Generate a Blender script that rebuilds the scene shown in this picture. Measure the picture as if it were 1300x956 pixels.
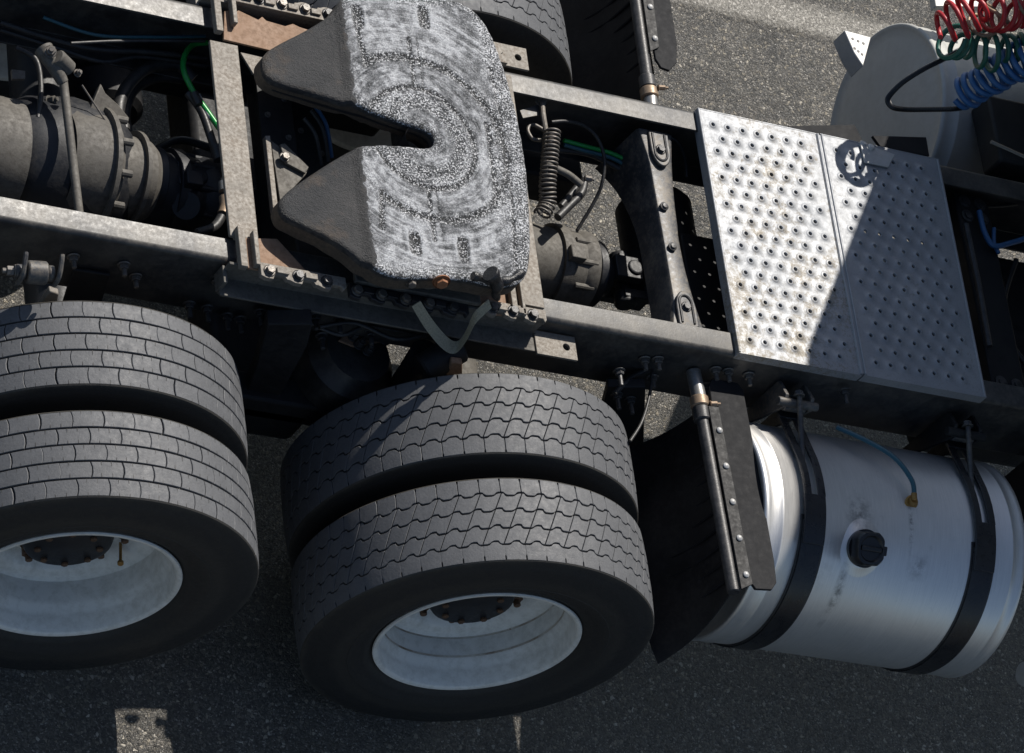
import bpy, bmesh, math, random
import numpy as np
from mathutils import Vector, Matrix, noise
random.seed(7)
PI=math.pi; R_=math.radians
sc=bpy.context.scene
for o in list(bpy.data.objects): bpy.data.objects.remove(o)
# ------------------------------------------------------------------ camera
CAM=np.array([-5.87579635,-6.55158262,9.79181997])
ROT=np.array([[0.86447033,-0.11971191,0.48822137],[0.15197515,-0.86353985,-0.48083518],[0.47916031,0.48986527,-0.72831135]])
FPX=5457.286
cd=bpy.data.cameras.new('camera'); cam=bpy.data.objects.new('camera',cd); sc.collection.objects.link(cam)
M=Matrix.Identity(4)
for i in range(3):
    M[i][0]=ROT[0][i]; M[i][1]=-ROT[1][i]; M[i][2]=-ROT[2][i]; M[i][3]=CAM[i]
cam.matrix_world=M
cd.sensor_fit='HORIZONTAL'; cd.sensor_width=36; cd.lens=FPX/1300*36; cd.clip_end=500; cd.clip_start=.5
sc.camera=cam
# ------------------------------------------------------------------ light
SUN=Vector((.31,.56,.77)).normalized()
el=math.asin(SUN.z); az=math.atan2(SUN.x,SUN.y)
w=bpy.data.worlds.new('World'); sc.world=w; w.use_nodes=True
nt=w.node_tree; bg=nt.nodes['Background']
sky=nt.nodes.new('ShaderNodeTexSky'); sky.sky_type='NISHITA'; sky.sun_disc=False
sky.sun_elevation=el; sky.sun_rotation=az
nt.links.new(sky.outputs[0],bg.inputs[0]); bg.inputs[1].default_value=.074
sl=bpy.data.lights.new('sun','SUN'); sl.energy=5.0; sl.angle=R_(.5); sl.color=(1,.945,.865)
so=bpy.data.objects.new('sun',sl); sc.collection.objects.link(so); so.rotation_euler=SUN.to_track_quat('Z','Y').to_euler()
so.location=(3,5,8)
sc.view_settings.view_transform='Standard'; sc.view_settings.look='None'; sc.view_settings.exposure=0.27; sc.view_settings.gamma=1
try: sc.view_settings.use_curve_mapping=False
except Exception: pass
sc.render.engine='CYCLES'

def W(u,v,x=None,y=None,z=None):
    """world point seen at photograph pixel (u,v) on the plane x, y or z = const"""
    c=ROT.T@np.array([(u-650)/FPX,(v-478)/FPX,1.0])
    if z is not None: t=(z-CAM[2])/c[2]
    elif y is not None: t=(y-CAM[1])/c[1]
    else: t=(x-CAM[0])/c[0]
    return Vector(CAM+t*c)

# ------------------------------------------------------------------ materials
MATS={}
def newmat(name):
    m=bpy.data.materials.new(name); m.use_nodes=True; MATS[name]=m
    nt=m.node_tree; b=nt.nodes['Principled BSDF']; return m,nt,b
def N(nt,t,**k):
    n=nt.nodes.new(t)
    for a,b in k.items():
        if a=='inp':
            for i,v in b.items(): n.inputs[i].default_value=v
        else: setattr(n,a,b)
    return n
def ramp(nt,fac,stops):
    r=nt.nodes.new('ShaderNodeValToRGB'); cr=r.color_ramp
    while len(cr.elements)<len(stops): cr.elements.new(.5)
    for e,(p,c) in zip(cr.elements,stops):
        e.position=p; e.color=(c,c,c,1) if isinstance(c,(int,float)) else (*c,1)
    nt.links.new(fac,r.inputs[0]); return r.outputs[0]
def coords(nt,kind='Object',scale=(1,1,1),rot=(0,0,0)):
    t=N(nt,'ShaderNodeTexCoord'); mp=N(nt,'ShaderNodeMapping'); mp.inputs['Scale'].default_value=scale; mp.inputs['Rotation'].default_value=rot
    nt.links.new(t.outputs[kind],mp.inputs[0]); return mp.outputs[0]
def noi(nt,co,scale,detail=6,rough=.6,dist=0):
    n=N(nt,'ShaderNodeTexNoise',inp={'Scale':scale,'Detail':detail,'Roughness':rough,'Distortion':dist}); nt.links.new(co,n.inputs['Vector']); return n.outputs['Fac']
def mix(nt,f,a,b,mode='MIX'):
    m=N(nt,'ShaderNodeMix',data_type='RGBA',blend_type=mode)
    for s,v in ((0,f),(6,a),(7,b)):
        if hasattr(v,'is_output') or hasattr(v,'links'): nt.links.new(v,m.inputs[s])
        elif s==0: m.inputs[0].default_value=v
        else: m.inputs[s].default_value=(*v,1)
    return m.outputs[2]
def math_(nt,op,a,b=None,c=None):
    m=N(nt,'ShaderNodeMath',operation=op)
    for i,v in enumerate((a,b,c)):
        if v is None: continue
        if hasattr(v,'links'): nt.links.new(v,m.inputs[i])
        else: m.inputs[i].default_value=v
    return m.outputs[0]
def bump(nt,b,h,strength=.3,dist=.002,prev=None):
    n=N(nt,'ShaderNodeBump',inp={'Strength':strength,'Distance':dist}); nt.links.new(h,n.inputs['Height'])
    if prev is not None: nt.links.new(prev,n.inputs['Normal'])
    nt.links.new(n.outputs[0],b.inputs['Normal']); return n.outputs[0]
def worn(name,c1,c2,rough=(.45,.7),metal=0.0,scale=12,dirt=None,dirtamt=.5,rust=0.0,bs=.25,spec=.5,scale_v=(1,1,1),fine=220):
    """paint / metal with large mottling, dust patches, rust specks and fine relief"""
    m,nt,b=newmat(name); co=coords(nt,scale=scale_v)
    n1=noi(nt,co,scale,8,.65); n2=noi(nt,co,scale*7,6,.7); n3=noi(nt,co,fine,4,.6)
    col=mix(nt,ramp(nt,n1,[(.32,0),(.68,1)]),c1,c2)
    if dirt:
        f=ramp(nt,math_(nt,'ADD',math_(nt,'MULTIPLY',n2,.6),math_(nt,'MULTIPLY',n1,.4)),[(.46,0),(.62,dirtamt)])
        col=mix(nt,f,col,dirt)
    if rust>0:
        nr=noi(nt,co,scale*3.1,9,.75,.4)
        f=ramp(nt,nr,[(1-rust,0),(1-rust+.08,1)]); rc=mix(nt,n2,(.06,.022,.008),(.22,.09,.035)); col=mix(nt,f,col,rc)
        mm=math_(nt,'MULTIPLY',math_(nt,'SUBTRACT',1.0,f),metal); nt.links.new(mm,b.inputs['Metallic'])
    else: b.inputs['Metallic'].default_value=metal
    nt.links.new(col,b.inputs['Base Color'])
    rr=ramp(nt,n2,[(.3,rough[0]),(.7,rough[1])]); nt.links.new(rr,b.inputs['Roughness'])
    b.inputs['Specular IOR Level'].default_value=spec
    h=math_(nt,'ADD',math_(nt,'MULTIPLY',n2,.6),math_(nt,'MULTIPLY',n3,.4)); bump(nt,b,h,bs,.002)
    return m
RAIL=worn('rail_paint',(.020,.021,.024),(.058,.055,.050),(.36,.56),.12,9,(.12,.11,.095),.45,.34,.22)
CHASSIS=worn('chassis_black',(.006,.0065,.008),(.014,.0145,.016),(.5,.75),0,8,(.035,.032,.028),.35,.22,.3,.3)
MOUNT=worn('dusty_mount_plate',(.15,.135,.115),(.25,.23,.2),(.55,.8),.1,14,(.1,.07,.045),.6,.36,.35)
GUSSET=worn('rust_brown_plate',(.20,.115,.065),(.28,.18,.12),(.65,.85),0,10,(.1,.06,.035),.6,.30,.35)
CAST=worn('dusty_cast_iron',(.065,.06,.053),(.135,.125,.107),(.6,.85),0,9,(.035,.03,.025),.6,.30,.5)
DARKCAST=worn('dark_cast_iron',(.006,.007,.010),(.014,.016,.02),(.42,.65),0,10,(.05,.045,.04),.3,0,.35)
CROSS=worn('crossmember_paint',(.03,.032,.037),(.075,.075,.076),(.4,.62),.2,11,(.2,.17,.13),.6,.34,.3)
BOLT=worn('bolt_steel',(.09,.085,.08),(.2,.19,.175),(.4,.65),.5,40,(.12,.08,.05),.5,.3,.2)
DBOLT=worn('dark_bolt',(.02,.021,.023),(.05,.05,.052),(.35,.6),.2,40,(.1,.09,.08),.4,0,.2)
RBOLT=worn('rusty_bolt',(.20,.075,.03),(.34,.15,.07),(.6,.85),0,60,(.08,.04,.02),.5,0,.4)
RUBBER=worn('hose_rubber',(.012,.012,.013),(.025,.025,.026),(.4,.6),0,20,(.09,.085,.075),.3,0,.15)
FLAP=worn('flap_rubber',(.006,.0065,.008),(.011,.0115,.014),(.62,.8),0,6,(.03,.03,.03),.3,0,.2,.2)
RIM=worn('rim_paint',(.74,.73,.68),(.82,.80,.75),(.32,.5),0,5,(.42,.40,.34),.5,.27,.12)
STEP=worn('white_step_metal',(.38,.38,.375),(.48,.48,.47),(.4,.6),.3,8,(.35,.32,.27),.4,.25,.15)
FARTANK=worn('painted_tank_end',(.42,.42,.40),(.50,.50,.48),(.35,.55),0,4,(.36,.35,.32),.4,.2,.08)
FLAPD=worn('dusty_flap_rubber',(.005,.0055,.007),(.010,.010,.012),(.5,.7),0,9,(.032,.030,.027),.5,.26,.3,.3)
STRAP=worn('strap_black',(.010,.010,.012),(.018,.018,.02),(.22,.4),0,6,(.05,.05,.05),.25,0,.06)
TUBE=worn('bare_steel_tube',(.22,.22,.22),(.34,.34,.33),(.35,.5),.7,20,(.2,.16,.1),.5,.28,.15)
BRASS=worn('brass',(.30,.17,.05),(.4,.24,.08),(.35,.6),.7,30,(.12,.07,.03),.6,0,.2)
BRONZE=worn('clamp_band',(.25,.17,.11),(.32,.24,.17),(.4,.6),.4,30,(.12,.09,.06),.5,0,.2)
WEB=worn('webbing_strap',(.26,.245,.18),(.36,.335,.25),(.7,.9),0,30,(.06,.05,.04),.5,0,.5)
def plain(name,c,rough=.4,metal=0,coat=0):
    m,nt,b=newmat(name); co=coords(nt); n=noi(nt,co,60,4); 
    nt.links.new(mix(nt,n,tuple(x*.75 for x in c),tuple(min(1,x*1.2) for x in c)),b.inputs['Base Color'])
    b.inputs['Roughness'].default_value=rough; b.inputs['Metallic'].default_value=metal; b.inputs['Coat Weight'].default_value=coat
    bump(nt,b,n,.05,.001); return m
RED=plain('red_hose',(.36,.014,.02),.42); GREEN=plain('green_hose',(.01,.10,.07),.42); BLUE=plain('blue_hose',(.03,.12,.30),.42)
LINE=plain('green_air_line',(.01,.28,.05),.3); BLINE=plain('blue_air_line',(.03,.10,.22),.4); TEAL=plain('teal_vent_hose',(.02,.09,.12),.35)
CAPM=plain('cap_plastic',(.012,.012,.014),.35); CAB=plain('cab_paint',(.55,.56,.58),.3,0,.4); GLASS=plain('window_dark',(.02,.025,.03),.08)
# tyre rubber: dusty worn tread faces, darker sidewalls (the dust lies on the ground-contact faces)
def rubber(name,base,dust,amt):
    m,nt,b=newmat(name); co=coords(nt)
    n1=noi(nt,co,16,8,.72); n2=noi(nt,co,160,5,.7); n3=noi(nt,co,60,6,.7)
    c=mix(nt,ramp(nt,n1,[(.3,amt*.5),(.7,amt)]),base,dust)
    c=mix(nt,ramp(nt,n2,[(.35,0),(.7,.35)]),c,tuple(x*1.5 for x in dust)); nt.links.new(c,b.inputs['Base Color'])
    nt.links.new(ramp(nt,n3,[(.3,.52),(.7,.75)]),b.inputs['Roughness']); b.inputs['Specular IOR Level'].default_value=.45
    bump(nt,b,math_(nt,'ADD',math_(nt,'MULTIPLY',n2,.6),n3),.5,.002); return m
def sidewall():
    m=rubber('sidewall_rubber',(.009,.0095,.011),(.018,.0175,.017),.5); nt=m.node_tree; b=nt.nodes['Principled BSDF']
    src=b.inputs['Base Color'].links[0].from_socket
    t=N(nt,'ShaderNodeTexCoord'); sp=N(nt,'ShaderNodeSeparateXYZ'); nt.links.new(t.outputs['Object'],sp.inputs[0])
    r=math_(nt,'SQRT',math_(nt,'ADD',math_(nt,'MULTIPLY',sp.outputs[0],sp.outputs[0]),math_(nt,'MULTIPLY',sp.outputs[2],sp.outputs[2])))
    n=noi(nt,t.outputs['Object'],14,7,.7); rn=math_(nt,'ADD',r,math_(nt,'MULTIPLY',math_(nt,'SUBTRACT',n,.5),.05))
    f=ramp(nt,rn,[(.30,.5),(.34,.12),(.40,.55),(.43,.1),(.49,.15),(.505,.8)]); nt.links.new(mix(nt,f,src,(.045,.041,.034)),b.inputs['Base Color']); return m
TREAD=rubber('tread_rubber',(.034,.036,.040),(.095,.098,.104),.95)
SIDE=sidewall()
# asphalt with exposed stones
def asphalt_nodes(nt):
    t=N(nt,'ShaderNodeTexCoord'); base=t.outputs['Object']
    d=N(nt,'ShaderNodeTexNoise',inp={'Scale':70,'Detail':3}); nt.links.new(base,d.inputs['Vector'])
    vm=N(nt,'ShaderNodeVectorMath',operation='MULTIPLY_ADD'); nt.links.new(d.outputs['Color'],vm.inputs[0]); vm.inputs[1].default_value=(.012,.012,.012); nt.links.new(base,vm.inputs[2]); co=vm.outputs[0]
    def vor(sc_):
        v=N(nt,'ShaderNodeTexVoronoi',inp={'Scale':sc_,'Randomness':1}); nt.links.new(co,v.inputs['Vector'])
        e=N(nt,'ShaderNodeTexVoronoi',feature='DISTANCE_TO_EDGE',inp={'Scale':sc_,'Randomness':1}); nt.links.new(co,e.inputs['Vector'])
        sp=N(nt,'ShaderNodeSeparateColor'); nt.links.new(v.outputs['Color'],sp.inputs[0]); return sp,e.outputs['Distance']
    return base,co,vor(88),vor(230)
m,nt,b=newmat('asphalt'); ASPH=m
base,co,(s1,e1),(s2,e2)=asphalt_nodes(nt)
c1=ramp(nt,s1.outputs[0],[(0,(.035,.033,.029)),(.5,(.095,.087,.074)),(.8,(.19,.17,.135)),(.93,(.34,.295,.22)),(1,(.62,.57,.48))])
c2=ramp(nt,s2.outputs[0],[(0,(.024,.023,.021)),(.6,(.078,.072,.062)),(.92,(.20,.183,.155)),(1,(.46,.42,.36))])
show=math_(nt,'MULTIPLY',ramp(nt,s1.outputs[1],[(.42,0),(.50,1)]),ramp(nt,e1,[(.06,0),(.16,1)]))
n1=noi(nt,base,2.2,8,.72,.6); n2=noi(nt,base,26,7,.75)
c=mix(nt,show,c2,c1); c=mix(nt,ramp(nt,n2,[(.42,0),(.75,.5)]),c,(.065,.06,.051)); c=mix(nt,1.0,c,ramp(nt,n1,[(.36,.55),(.46,.95),(.7,1.15)]),'MULTIPLY')
nt.links.new(c,b.inputs['Base Color']); nt.links.new(ramp(nt,s2.outputs[1],[(0,.34),(1,.72)]),b.inputs['Roughness']); b.inputs['Specular IOR Level'].default_value=.8
h=math_(nt,'ADD',math_(nt,'MULTIPLY',show,.8),math_(nt,'MULTIPLY',ramp(nt,e2,[(0,0),(.25,1)]),math_(nt,'ADD',s2.outputs[2],.2))); h=math_(nt,'ADD',h,math_(nt,'MULTIPLY',n2,.8)); bump(nt,b,h,.9,.005)
# worn pale line
m,nt,b=newmat('worn_line'); WORN=m
base,co,(s1,e1),(s2,e2)=asphalt_nodes(nt)
c=ramp(nt,s2.outputs[0],[(0,(.10,.095,.085)),(.4,(.19,.18,.16)),(.8,(.30,.285,.25)),(1,(.5,.48,.44))]); nt.links.new(c,b.inputs['Base Color']); b.inputs['Roughness'].default_value=.6
bump(nt,b,math_(nt,'MULTIPLY',ramp(nt,e2,[(0,0),(.25,1)]),s2.outputs[2]),.6,.004)
co2=coords(nt); nn=noi(nt,co2,55,6,.75); tc=N(nt,'ShaderNodeTexCoord'); sx=N(nt,'ShaderNodeSeparateXYZ'); nt.links.new(tc.outputs['UV'],sx.inputs[0])
e=math_(nt,'MULTIPLY',sx.outputs[1],math_(nt,'SUBTRACT',1.0,sx.outputs[1])); e=math_(nt,'MULTIPLY',e,4.0)
al=ramp(nt,math_(nt,'ADD',math_(nt,'MULTIPLY',e,.55),math_(nt,'MULTIPLY',nn,.75)),[(.5,0),(.85,.85)]); nt.links.new(al,b.inputs['Alpha'])
# grease on the turntable plate: grey smear around the kingpin, sun sheen and white glints painted into its colour
KX,KY=-.385,.0
m,nt,b=newmat('grease'); GREASE=m
t=N(nt,'ShaderNodeTexCoord'); sp=N(nt,'ShaderNodeSeparateXYZ'); nt.links.new(t.outputs['Object'],sp.inputs[0])
dx=math_(nt,'SUBTRACT',sp.outputs[0],KX); dy=math_(nt,'SUBTRACT',sp.outputs[1],KY)
rr=math_(nt,'SQRT',math_(nt,'ADD',math_(nt,'MULTIPLY',dx,dx),math_(nt,'MULTIPLY',dy,dy))); th=math_(nt,'ARCTAN2',dy,dx)
cb=N(nt,'ShaderNodeCombineXYZ'); nt.links.new(math_(nt,'MULTIPLY',rr,110),cb.inputs[0]); nt.links.new(math_(nt,'MULTIPLY',th,3.0),cb.inputs[1])
streak=noi(nt,cb.outputs[0],1.0,8,.75,.3)
cb2=N(nt,'ShaderNodeCombineXYZ'); nt.links.new(math_(nt,'MULTIPLY',rr,330),cb2.inputs[0]); nt.links.new(math_(nt,'MULTIPLY',th,22),cb2.inputs[1])
streak2=noi(nt,cb2.outputs[0],1.0,6,.7)
big=noi(nt,t.outputs['Object'],6.5,6,.65,.5); fine=noi(nt,t.outputs['Object'],190,2,.8); fine2=noi(nt,t.outputs['Object'],90,5,.85)
thick=N(nt,'ShaderNodeAttribute',attribute_name='thick'); spa=N(nt,'ShaderNodeAttribute',attribute_name='speck'); hrn=N(nt,'ShaderNodeAttribute',attribute_name='horn')
s=math_(nt,'ADD',math_(nt,'MULTIPLY',streak,.45),math_(nt,'MULTIPLY',streak2,.25)); s=math_(nt,'ADD',s,math_(nt,'MULTIPLY',big,.55)); s=math_(nt,'ADD',s,math_(nt,'MULTIPLY',fine2,.15))
s=math_(nt,'ADD',s,math_(nt,'MULTIPLY',math_(nt,'SUBTRACT',thick.outputs['Fac'],.5),.35))
f=ramp(nt,s,[(.59,0),(.70,.34),(.82,1)])
c=mix(nt,f,(.014,.017,.021),(.46,.475,.50))
cnt=math_(nt,'ADD',spa.outputs['Fac'],math_(nt,'MULTIPLY',math_(nt,'SUBTRACT',big,.5),1.2))
den=ramp(nt,cnt,[(.15,.22),(.75,1)])
blk=math_(nt,'MULTIPLY',ramp(nt,fine,[(.50,0),(.55,1)]),den); wht=math_(nt,'MULTIPLY',ramp(nt,fine,[(.40,1),(.45,0)]),den)
c=mix(nt,math_(nt,'MULTIPLY',wht,.85),c,(.80,.81,.83)); c=mix(nt,math_(nt,'MULTIPLY',blk,.95),c,(.008,.009,.010)); spk=blk
dn=noi(nt,t.outputs['Object'],9,8,.7,.4)
hc=mix(nt,ramp(nt,dn,[(.35,0),(.7,1)]),(.010,.011,.013),(.038,.037,.037)); hc=mix(nt,ramp(nt,fine2,[(.60,0),(.70,.45)]),hc,(.16,.16,.165)); hc=mix(nt,ramp(nt,noi(nt,t.outputs['Object'],7,4,.7),[(.56,0),(.70,.6)]),hc,(.085,.06,.04))
hm=ramp(nt,math_(nt,'ADD',hrn.outputs['Fac'],math_(nt,'MULTIPLY',math_(nt,'SUBTRACT',fine2,.5),.9)),[(.42,0),(.58,1)])
c=mix(nt,hm,c,hc); nt.links.new(c,b.inputs['Base Color'])
rgh=mix(nt,spk,(.55,.55,.55),(.28,.28,.28)); nt.links.new(mix(nt,hm,rgh,(.48,.48,.48)),b.inputs['Roughness'])
h=math_(nt,'ADD',math_(nt,'MULTIPLY',fine,.6),math_(nt,'MULTIPLY',streak2,.4)); h=math_(nt,'ADD',h,math_(nt,'MULTIPLY',fine2,.9))
bump(nt,b,h,1.0,.006)
m=worn('greasy_steel',(.009,.0095,.011),(.030,.030,.032),(.6,.8),0,9,(.085,.078,.068),.75,.30,.4,.3,(1,2.2,1)); LUG=m
BLACKG=worn('black_grease',(.006,.006,.007),(.014,.014,.016),(.2,.4),0,60,(.06,.06,.06),.3,0,.9)
SKIRT=worn('brown_cast_edge',(.045,.034,.026),(.10,.075,.052),(.6,.85),0,14,(.02,.018,.016),.6,.30,.4)
# perforated plate: galvanised, stained where trodden
m,nt,b=newmat('galvanised_plate'); GALV=m; co=coords(nt)
n1=noi(nt,co,5,6,.6); n2=noi(nt,co,55,8,.82,.3); n3=noi(nt,co,170,5,.7)
c=mix(nt,ramp(nt,n1,[(.3,0),(.7,1)]),(.25,.262,.28),(.34,.348,.36))
at=N(nt,'ShaderNodeAttribute',attribute_name='dirt')
st=ramp(nt,math_(nt,'ADD',math_(nt,'ADD',math_(nt,'MULTIPLY',n2,.75),math_(nt,'MULTIPLY',n1,.25)),math_(nt,'MULTIPLY',math_(nt,'SUBTRACT',at.outputs['Fac'],.5),.17)),[(.50,0),(.60,.8)])
c=mix(nt,st,c,(.20,.175,.135)); c=mix(nt,math_(nt,'MULTIPLY',ramp(nt,n3,[(.56,0),(.64,.8)]),math_(nt,'ADD',math_(nt,'MULTIPLY',at.outputs['Fac'],.8),.15)),c,(.10,.085,.065))
nt.links.new(c,b.inputs['Base Color']); b.inputs['Metallic'].default_value=.45
nt.links.new(ramp(nt,n2,[(.35,.5),(.65,.72)]),b.inputs['Roughness']); bump(nt,b,math_(nt,'ADD',n2,n3),.12,.001)
# brushed aluminium tank
m,nt,b=newmat('tank_aluminium'); ALU=m; co=coords(nt,scale=(1,1,1)); cs=coords(nt,scale=(60,2.2,2.2))
n1=noi(nt,co,4,6,.6); n2=noi(nt,cs,6,6,.7); n3=noi(nt,co,30,7,.75)
c=mix(nt,n1,(.74,.73,.71),(.86,.845,.82)); c=mix(nt,ramp(nt,n2,[(.35,.30),(.65,0)]),c,(.45,.45,.45)); c=mix(nt,ramp(nt,n3,[(.60,0),(.75,.3)]),c,(.32,.32,.32))
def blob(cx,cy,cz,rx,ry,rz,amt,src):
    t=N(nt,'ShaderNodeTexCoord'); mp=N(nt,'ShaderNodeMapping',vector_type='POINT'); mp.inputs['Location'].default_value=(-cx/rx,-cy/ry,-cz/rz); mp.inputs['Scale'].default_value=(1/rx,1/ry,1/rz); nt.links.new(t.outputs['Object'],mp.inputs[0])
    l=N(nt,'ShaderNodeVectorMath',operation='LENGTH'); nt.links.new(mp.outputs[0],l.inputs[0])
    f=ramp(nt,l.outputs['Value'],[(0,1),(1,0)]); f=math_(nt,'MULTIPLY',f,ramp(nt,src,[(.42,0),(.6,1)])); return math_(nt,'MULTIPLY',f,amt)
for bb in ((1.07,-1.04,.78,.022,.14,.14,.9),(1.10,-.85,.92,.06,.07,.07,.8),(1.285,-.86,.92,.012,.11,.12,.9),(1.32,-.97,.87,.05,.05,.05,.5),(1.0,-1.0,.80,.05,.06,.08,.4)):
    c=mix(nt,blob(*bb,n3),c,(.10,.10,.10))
nt.links.new(c,b.inputs['Base Color'])
b.inputs['Metallic'].default_value=.75; nt.links.new(ramp(nt,math_(nt,'ADD',math_(nt,'MULTIPLY',n2,.6),math_(nt,'MULTIPLY',n1,.4)),[(.3,.36),(.7,.5)]),b.inputs['Roughness']); bump(nt,b,math_(nt,'ADD',math_(nt,'MULTIPLY',n2,.5),math_(nt,'MULTIPLY',noi(nt,co,5,3,.5),3.0)),.10,.002)
b.inputs['Anisotropic'].default_value=.3

# ------------------------------------------------------------------ mesh builder
def frame(axis):
    a=Vector(axis).normalized(); u=a.orthogonal().normalized(); return a,u,a.cross(u)
def rectring(w_,h_,n=16):
    out=[]; q=n//4; c=[(w_/2,h_/2),(-w_/2,h_/2),(-w_/2,-h_/2),(w_/2,-h_/2)]
    for k in range(4):
        a,d=c[k],c[(k+1)%4]
        for i in range(q): t=i/q; out.append((a[0]+(d[0]-a[0])*t,a[1]+(d[1]-a[1])*t))
    return out
class B:
    def __init__(s): s.v=[]; s.f=[]; s.m=[]; s.cur=0
    def add(s,vs,fs):
        o=len(s.v); s.v+=[tuple(v) for v in vs]; s.f+=[tuple(i+o for i in f) for f in fs]; s.m+=[s.cur]*len(fs)
    def box(s,c,d,rot=None):
        h=Vector(d)/2; c=Vector(c); vs=[]
        for x in(-1,1):
            for y in(-1,1):
                for z in(-1,1):
                    p=Vector((x*h.x,y*h.y,z*h.z)); vs.append(c+(rot@p if rot else p))
        s.add(vs,[(0,1,3,2),(4,6,7,5),(0,4,5,1),(2,3,7,6),(0,2,6,4),(1,5,7,3)]); return s
    def lathe(s,prof,org,axis,seg=32,close=False):
        """prof: (distance along axis, radius)"""
        a,u,w_=frame(axis); org=Vector(org); vs=[]; fs=[]
        for d,r in prof:
            for i in range(seg):
                t=2*PI*i/seg; vs.append(org+a*d+(u*math.cos(t)+w_*math.sin(t))*max(r,1e-5))
        for k in range(len(prof)-1):
            for i in range(seg):
                j=(i+1)%seg; fs.append((k*seg+i,k*seg+j,(k+1)*seg+j,(k+1)*seg+i))
        if close:
            k=len(prof)-1
            for i in range(seg):
                j=(i+1)%seg; fs.append((k*seg+i,k*seg+j,j,i))
        s.add(vs,fs); return s
    def cyl(s,p0,p1,r,seg=16,ch=None,r1=None):
        p0=Vector(p0); p1=Vector(p1); L=(p1-p0).length; r1=r if r1 is None else r1; ch=min(r,r1)*.15 if ch is None else ch
        return s.lathe([(0,0),(0,r-ch),(ch,r),(L-ch,r1),(L,r1-ch),(L,0)],p0,p1-p0,seg)
    def hexbolt(s,p,axis,r=.012,h=.009,washer=True,stud=0):
        a=Vector(axis).normalized(); p=Vector(p)
        if washer: s.cyl(p,p+a*.003,r*1.35,14); p=p+a*.003
        s.cyl(p,p+a*h,r,6,ch=.0012)
        if stud: s.cyl(p+a*h,p+a*(h+stud),r*.55,10)
        return s
    def tube(s,pts,r,seg=10,cap=True):
        pts=[Vector(p) for p in pts]; n=len(pts); vs=[]; fs=[]
        T=[(pts[min(i+1,n-1)]-pts[max(i-1,0)]).normalized() for i in range(n)]
        u=T[0].orthogonal().normalized()
        for i in range(n):
            u=(u-T[i]*u.dot(T[i])).normalized(); w_=T[i].cross(u); ri=r(i/(n-1)) if callable(r) else r
            for k in range(seg):
                t=2*PI*k/seg; vs.append(pts[i]+(u*math.cos(t)+w_*math.sin(t))*ri)
        for i in range(n-1):
            for k in range(seg):
                j=(k+1)%seg; fs.append((i*seg+k,i*seg+j,(i+1)*seg+j,(i+1)*seg+k))
        if cap: fs.append(tuple(range(seg-1,-1,-1))); fs.append(tuple((n-1)*seg+k for k in range(seg)))
        s.add(vs,fs); return s
    def prism(s,poly,d,both=True):
        """poly: list of 3-D points (planar), d: extrusion vector"""
        d=Vector(d); n=len(poly); P=[Vector(p) for p in poly]
        vs=P+[p+d for p in P]; fs=[tuple(range(n)),tuple(range(2*n-1,n-1,-1))]
        for i in range(n):
            j=(i+1)%n; fs.append((i,i+n,j+n,j))
        s.add(vs,fs); return s
    def obj(s,name,mat,parent=None,recalc=True,bevel=0,seg=2,angle=35,label=None,smooth=True,loc=None):
        me=bpy.data.meshes.new(name); me.from_pydata(s.v,[],s.f)
        for mm in (mat if isinstance(mat,(list,tuple)) else [mat]): me.materials.append(mm)
        if any(s.m): me.polygons.foreach_set('material_index',s.m)
        bm=bmesh.new(); bm.from_mesh(me); bmesh.ops.remove_doubles(bm,verts=bm.verts,dist=1e-5)
        if recalc: bmesh.ops.recalc_face_normals(bm,faces=bm.faces)
        bm.to_mesh(me); bm.free()
        if smooth:
            me.polygons.foreach_set('use_smooth',[True]*len(me.polygons)); me.set_sharp_from_angle(angle=R_(angle))
        o=bpy.data.objects.new(name,me); sc.collection.objects.link(o)
        if parent: o.parent=parent
        if loc: o.location=loc
        if bevel:
            md=o.modifiers.new('bevel','BEVEL'); md.width=bevel; md.segments=seg; md.limit_method='ANGLE'; md.angle_limit=R_(40); md.harden_normals=False
        if label: o['label']=label
        return o
def smooth_path(pts,n=8):
    P=[Vector(p) for p in pts]; out=[]
    for i in range(len(P)-1):
        p0=P[max(i-1,0)];p1=P[i];p2=P[i+1];p3=P[min(i+2,len(P)-1)]
        for k in range(n):
            t=k/n; out.append(.5*((2*p1)+(p2-p0)*t+(2*p0-5*p1+4*p2-p3)*t*t+(3*p1-p0-3*p2+p3)*t**3))
    out.append(P[-1]); return out
def copy_tree(o,parent=None):
    c=o.copy(); sc.collection.objects.link(c); c.parent=parent
    for ch in list(o.children): copy_tree(ch,c)
    return c

# ------------------------------------------------------------------ ground
g=B(); g.add([(-60,-60,0),(60,-60,0),(60,60,0),(-60,60,0)],[(0,1,2,3)]); road=g.obj('asphalt_ground',ASPH); road['kind']='structure'
a0=W(760,-40,z=.004); a1=W(1300,90,z=.004); dr=(a1-a0).normalized(); nn=Vector((-dr.y,dr.x,0)); a0=a0-dr*3; a1=a1+dr*6
me=bpy.data.meshes.new('worn_road_line'); me.from_pydata([tuple(a0-nn*.09),tuple(a1-nn*.09),tuple(a1+nn*.09),tuple(a0+nn*.09)],[],[(0,1,2,3)]); uv=me.uv_layers.new(); 
for i,c in enumerate([(0,0),(1,0),(1,1),(0,1)]): uv.data[i].uv=c
me.materials.append(WORN); ln=bpy.data.objects.new('worn_road_line',me); sc.collection.objects.link(ln); ln['kind']='structure'

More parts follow.
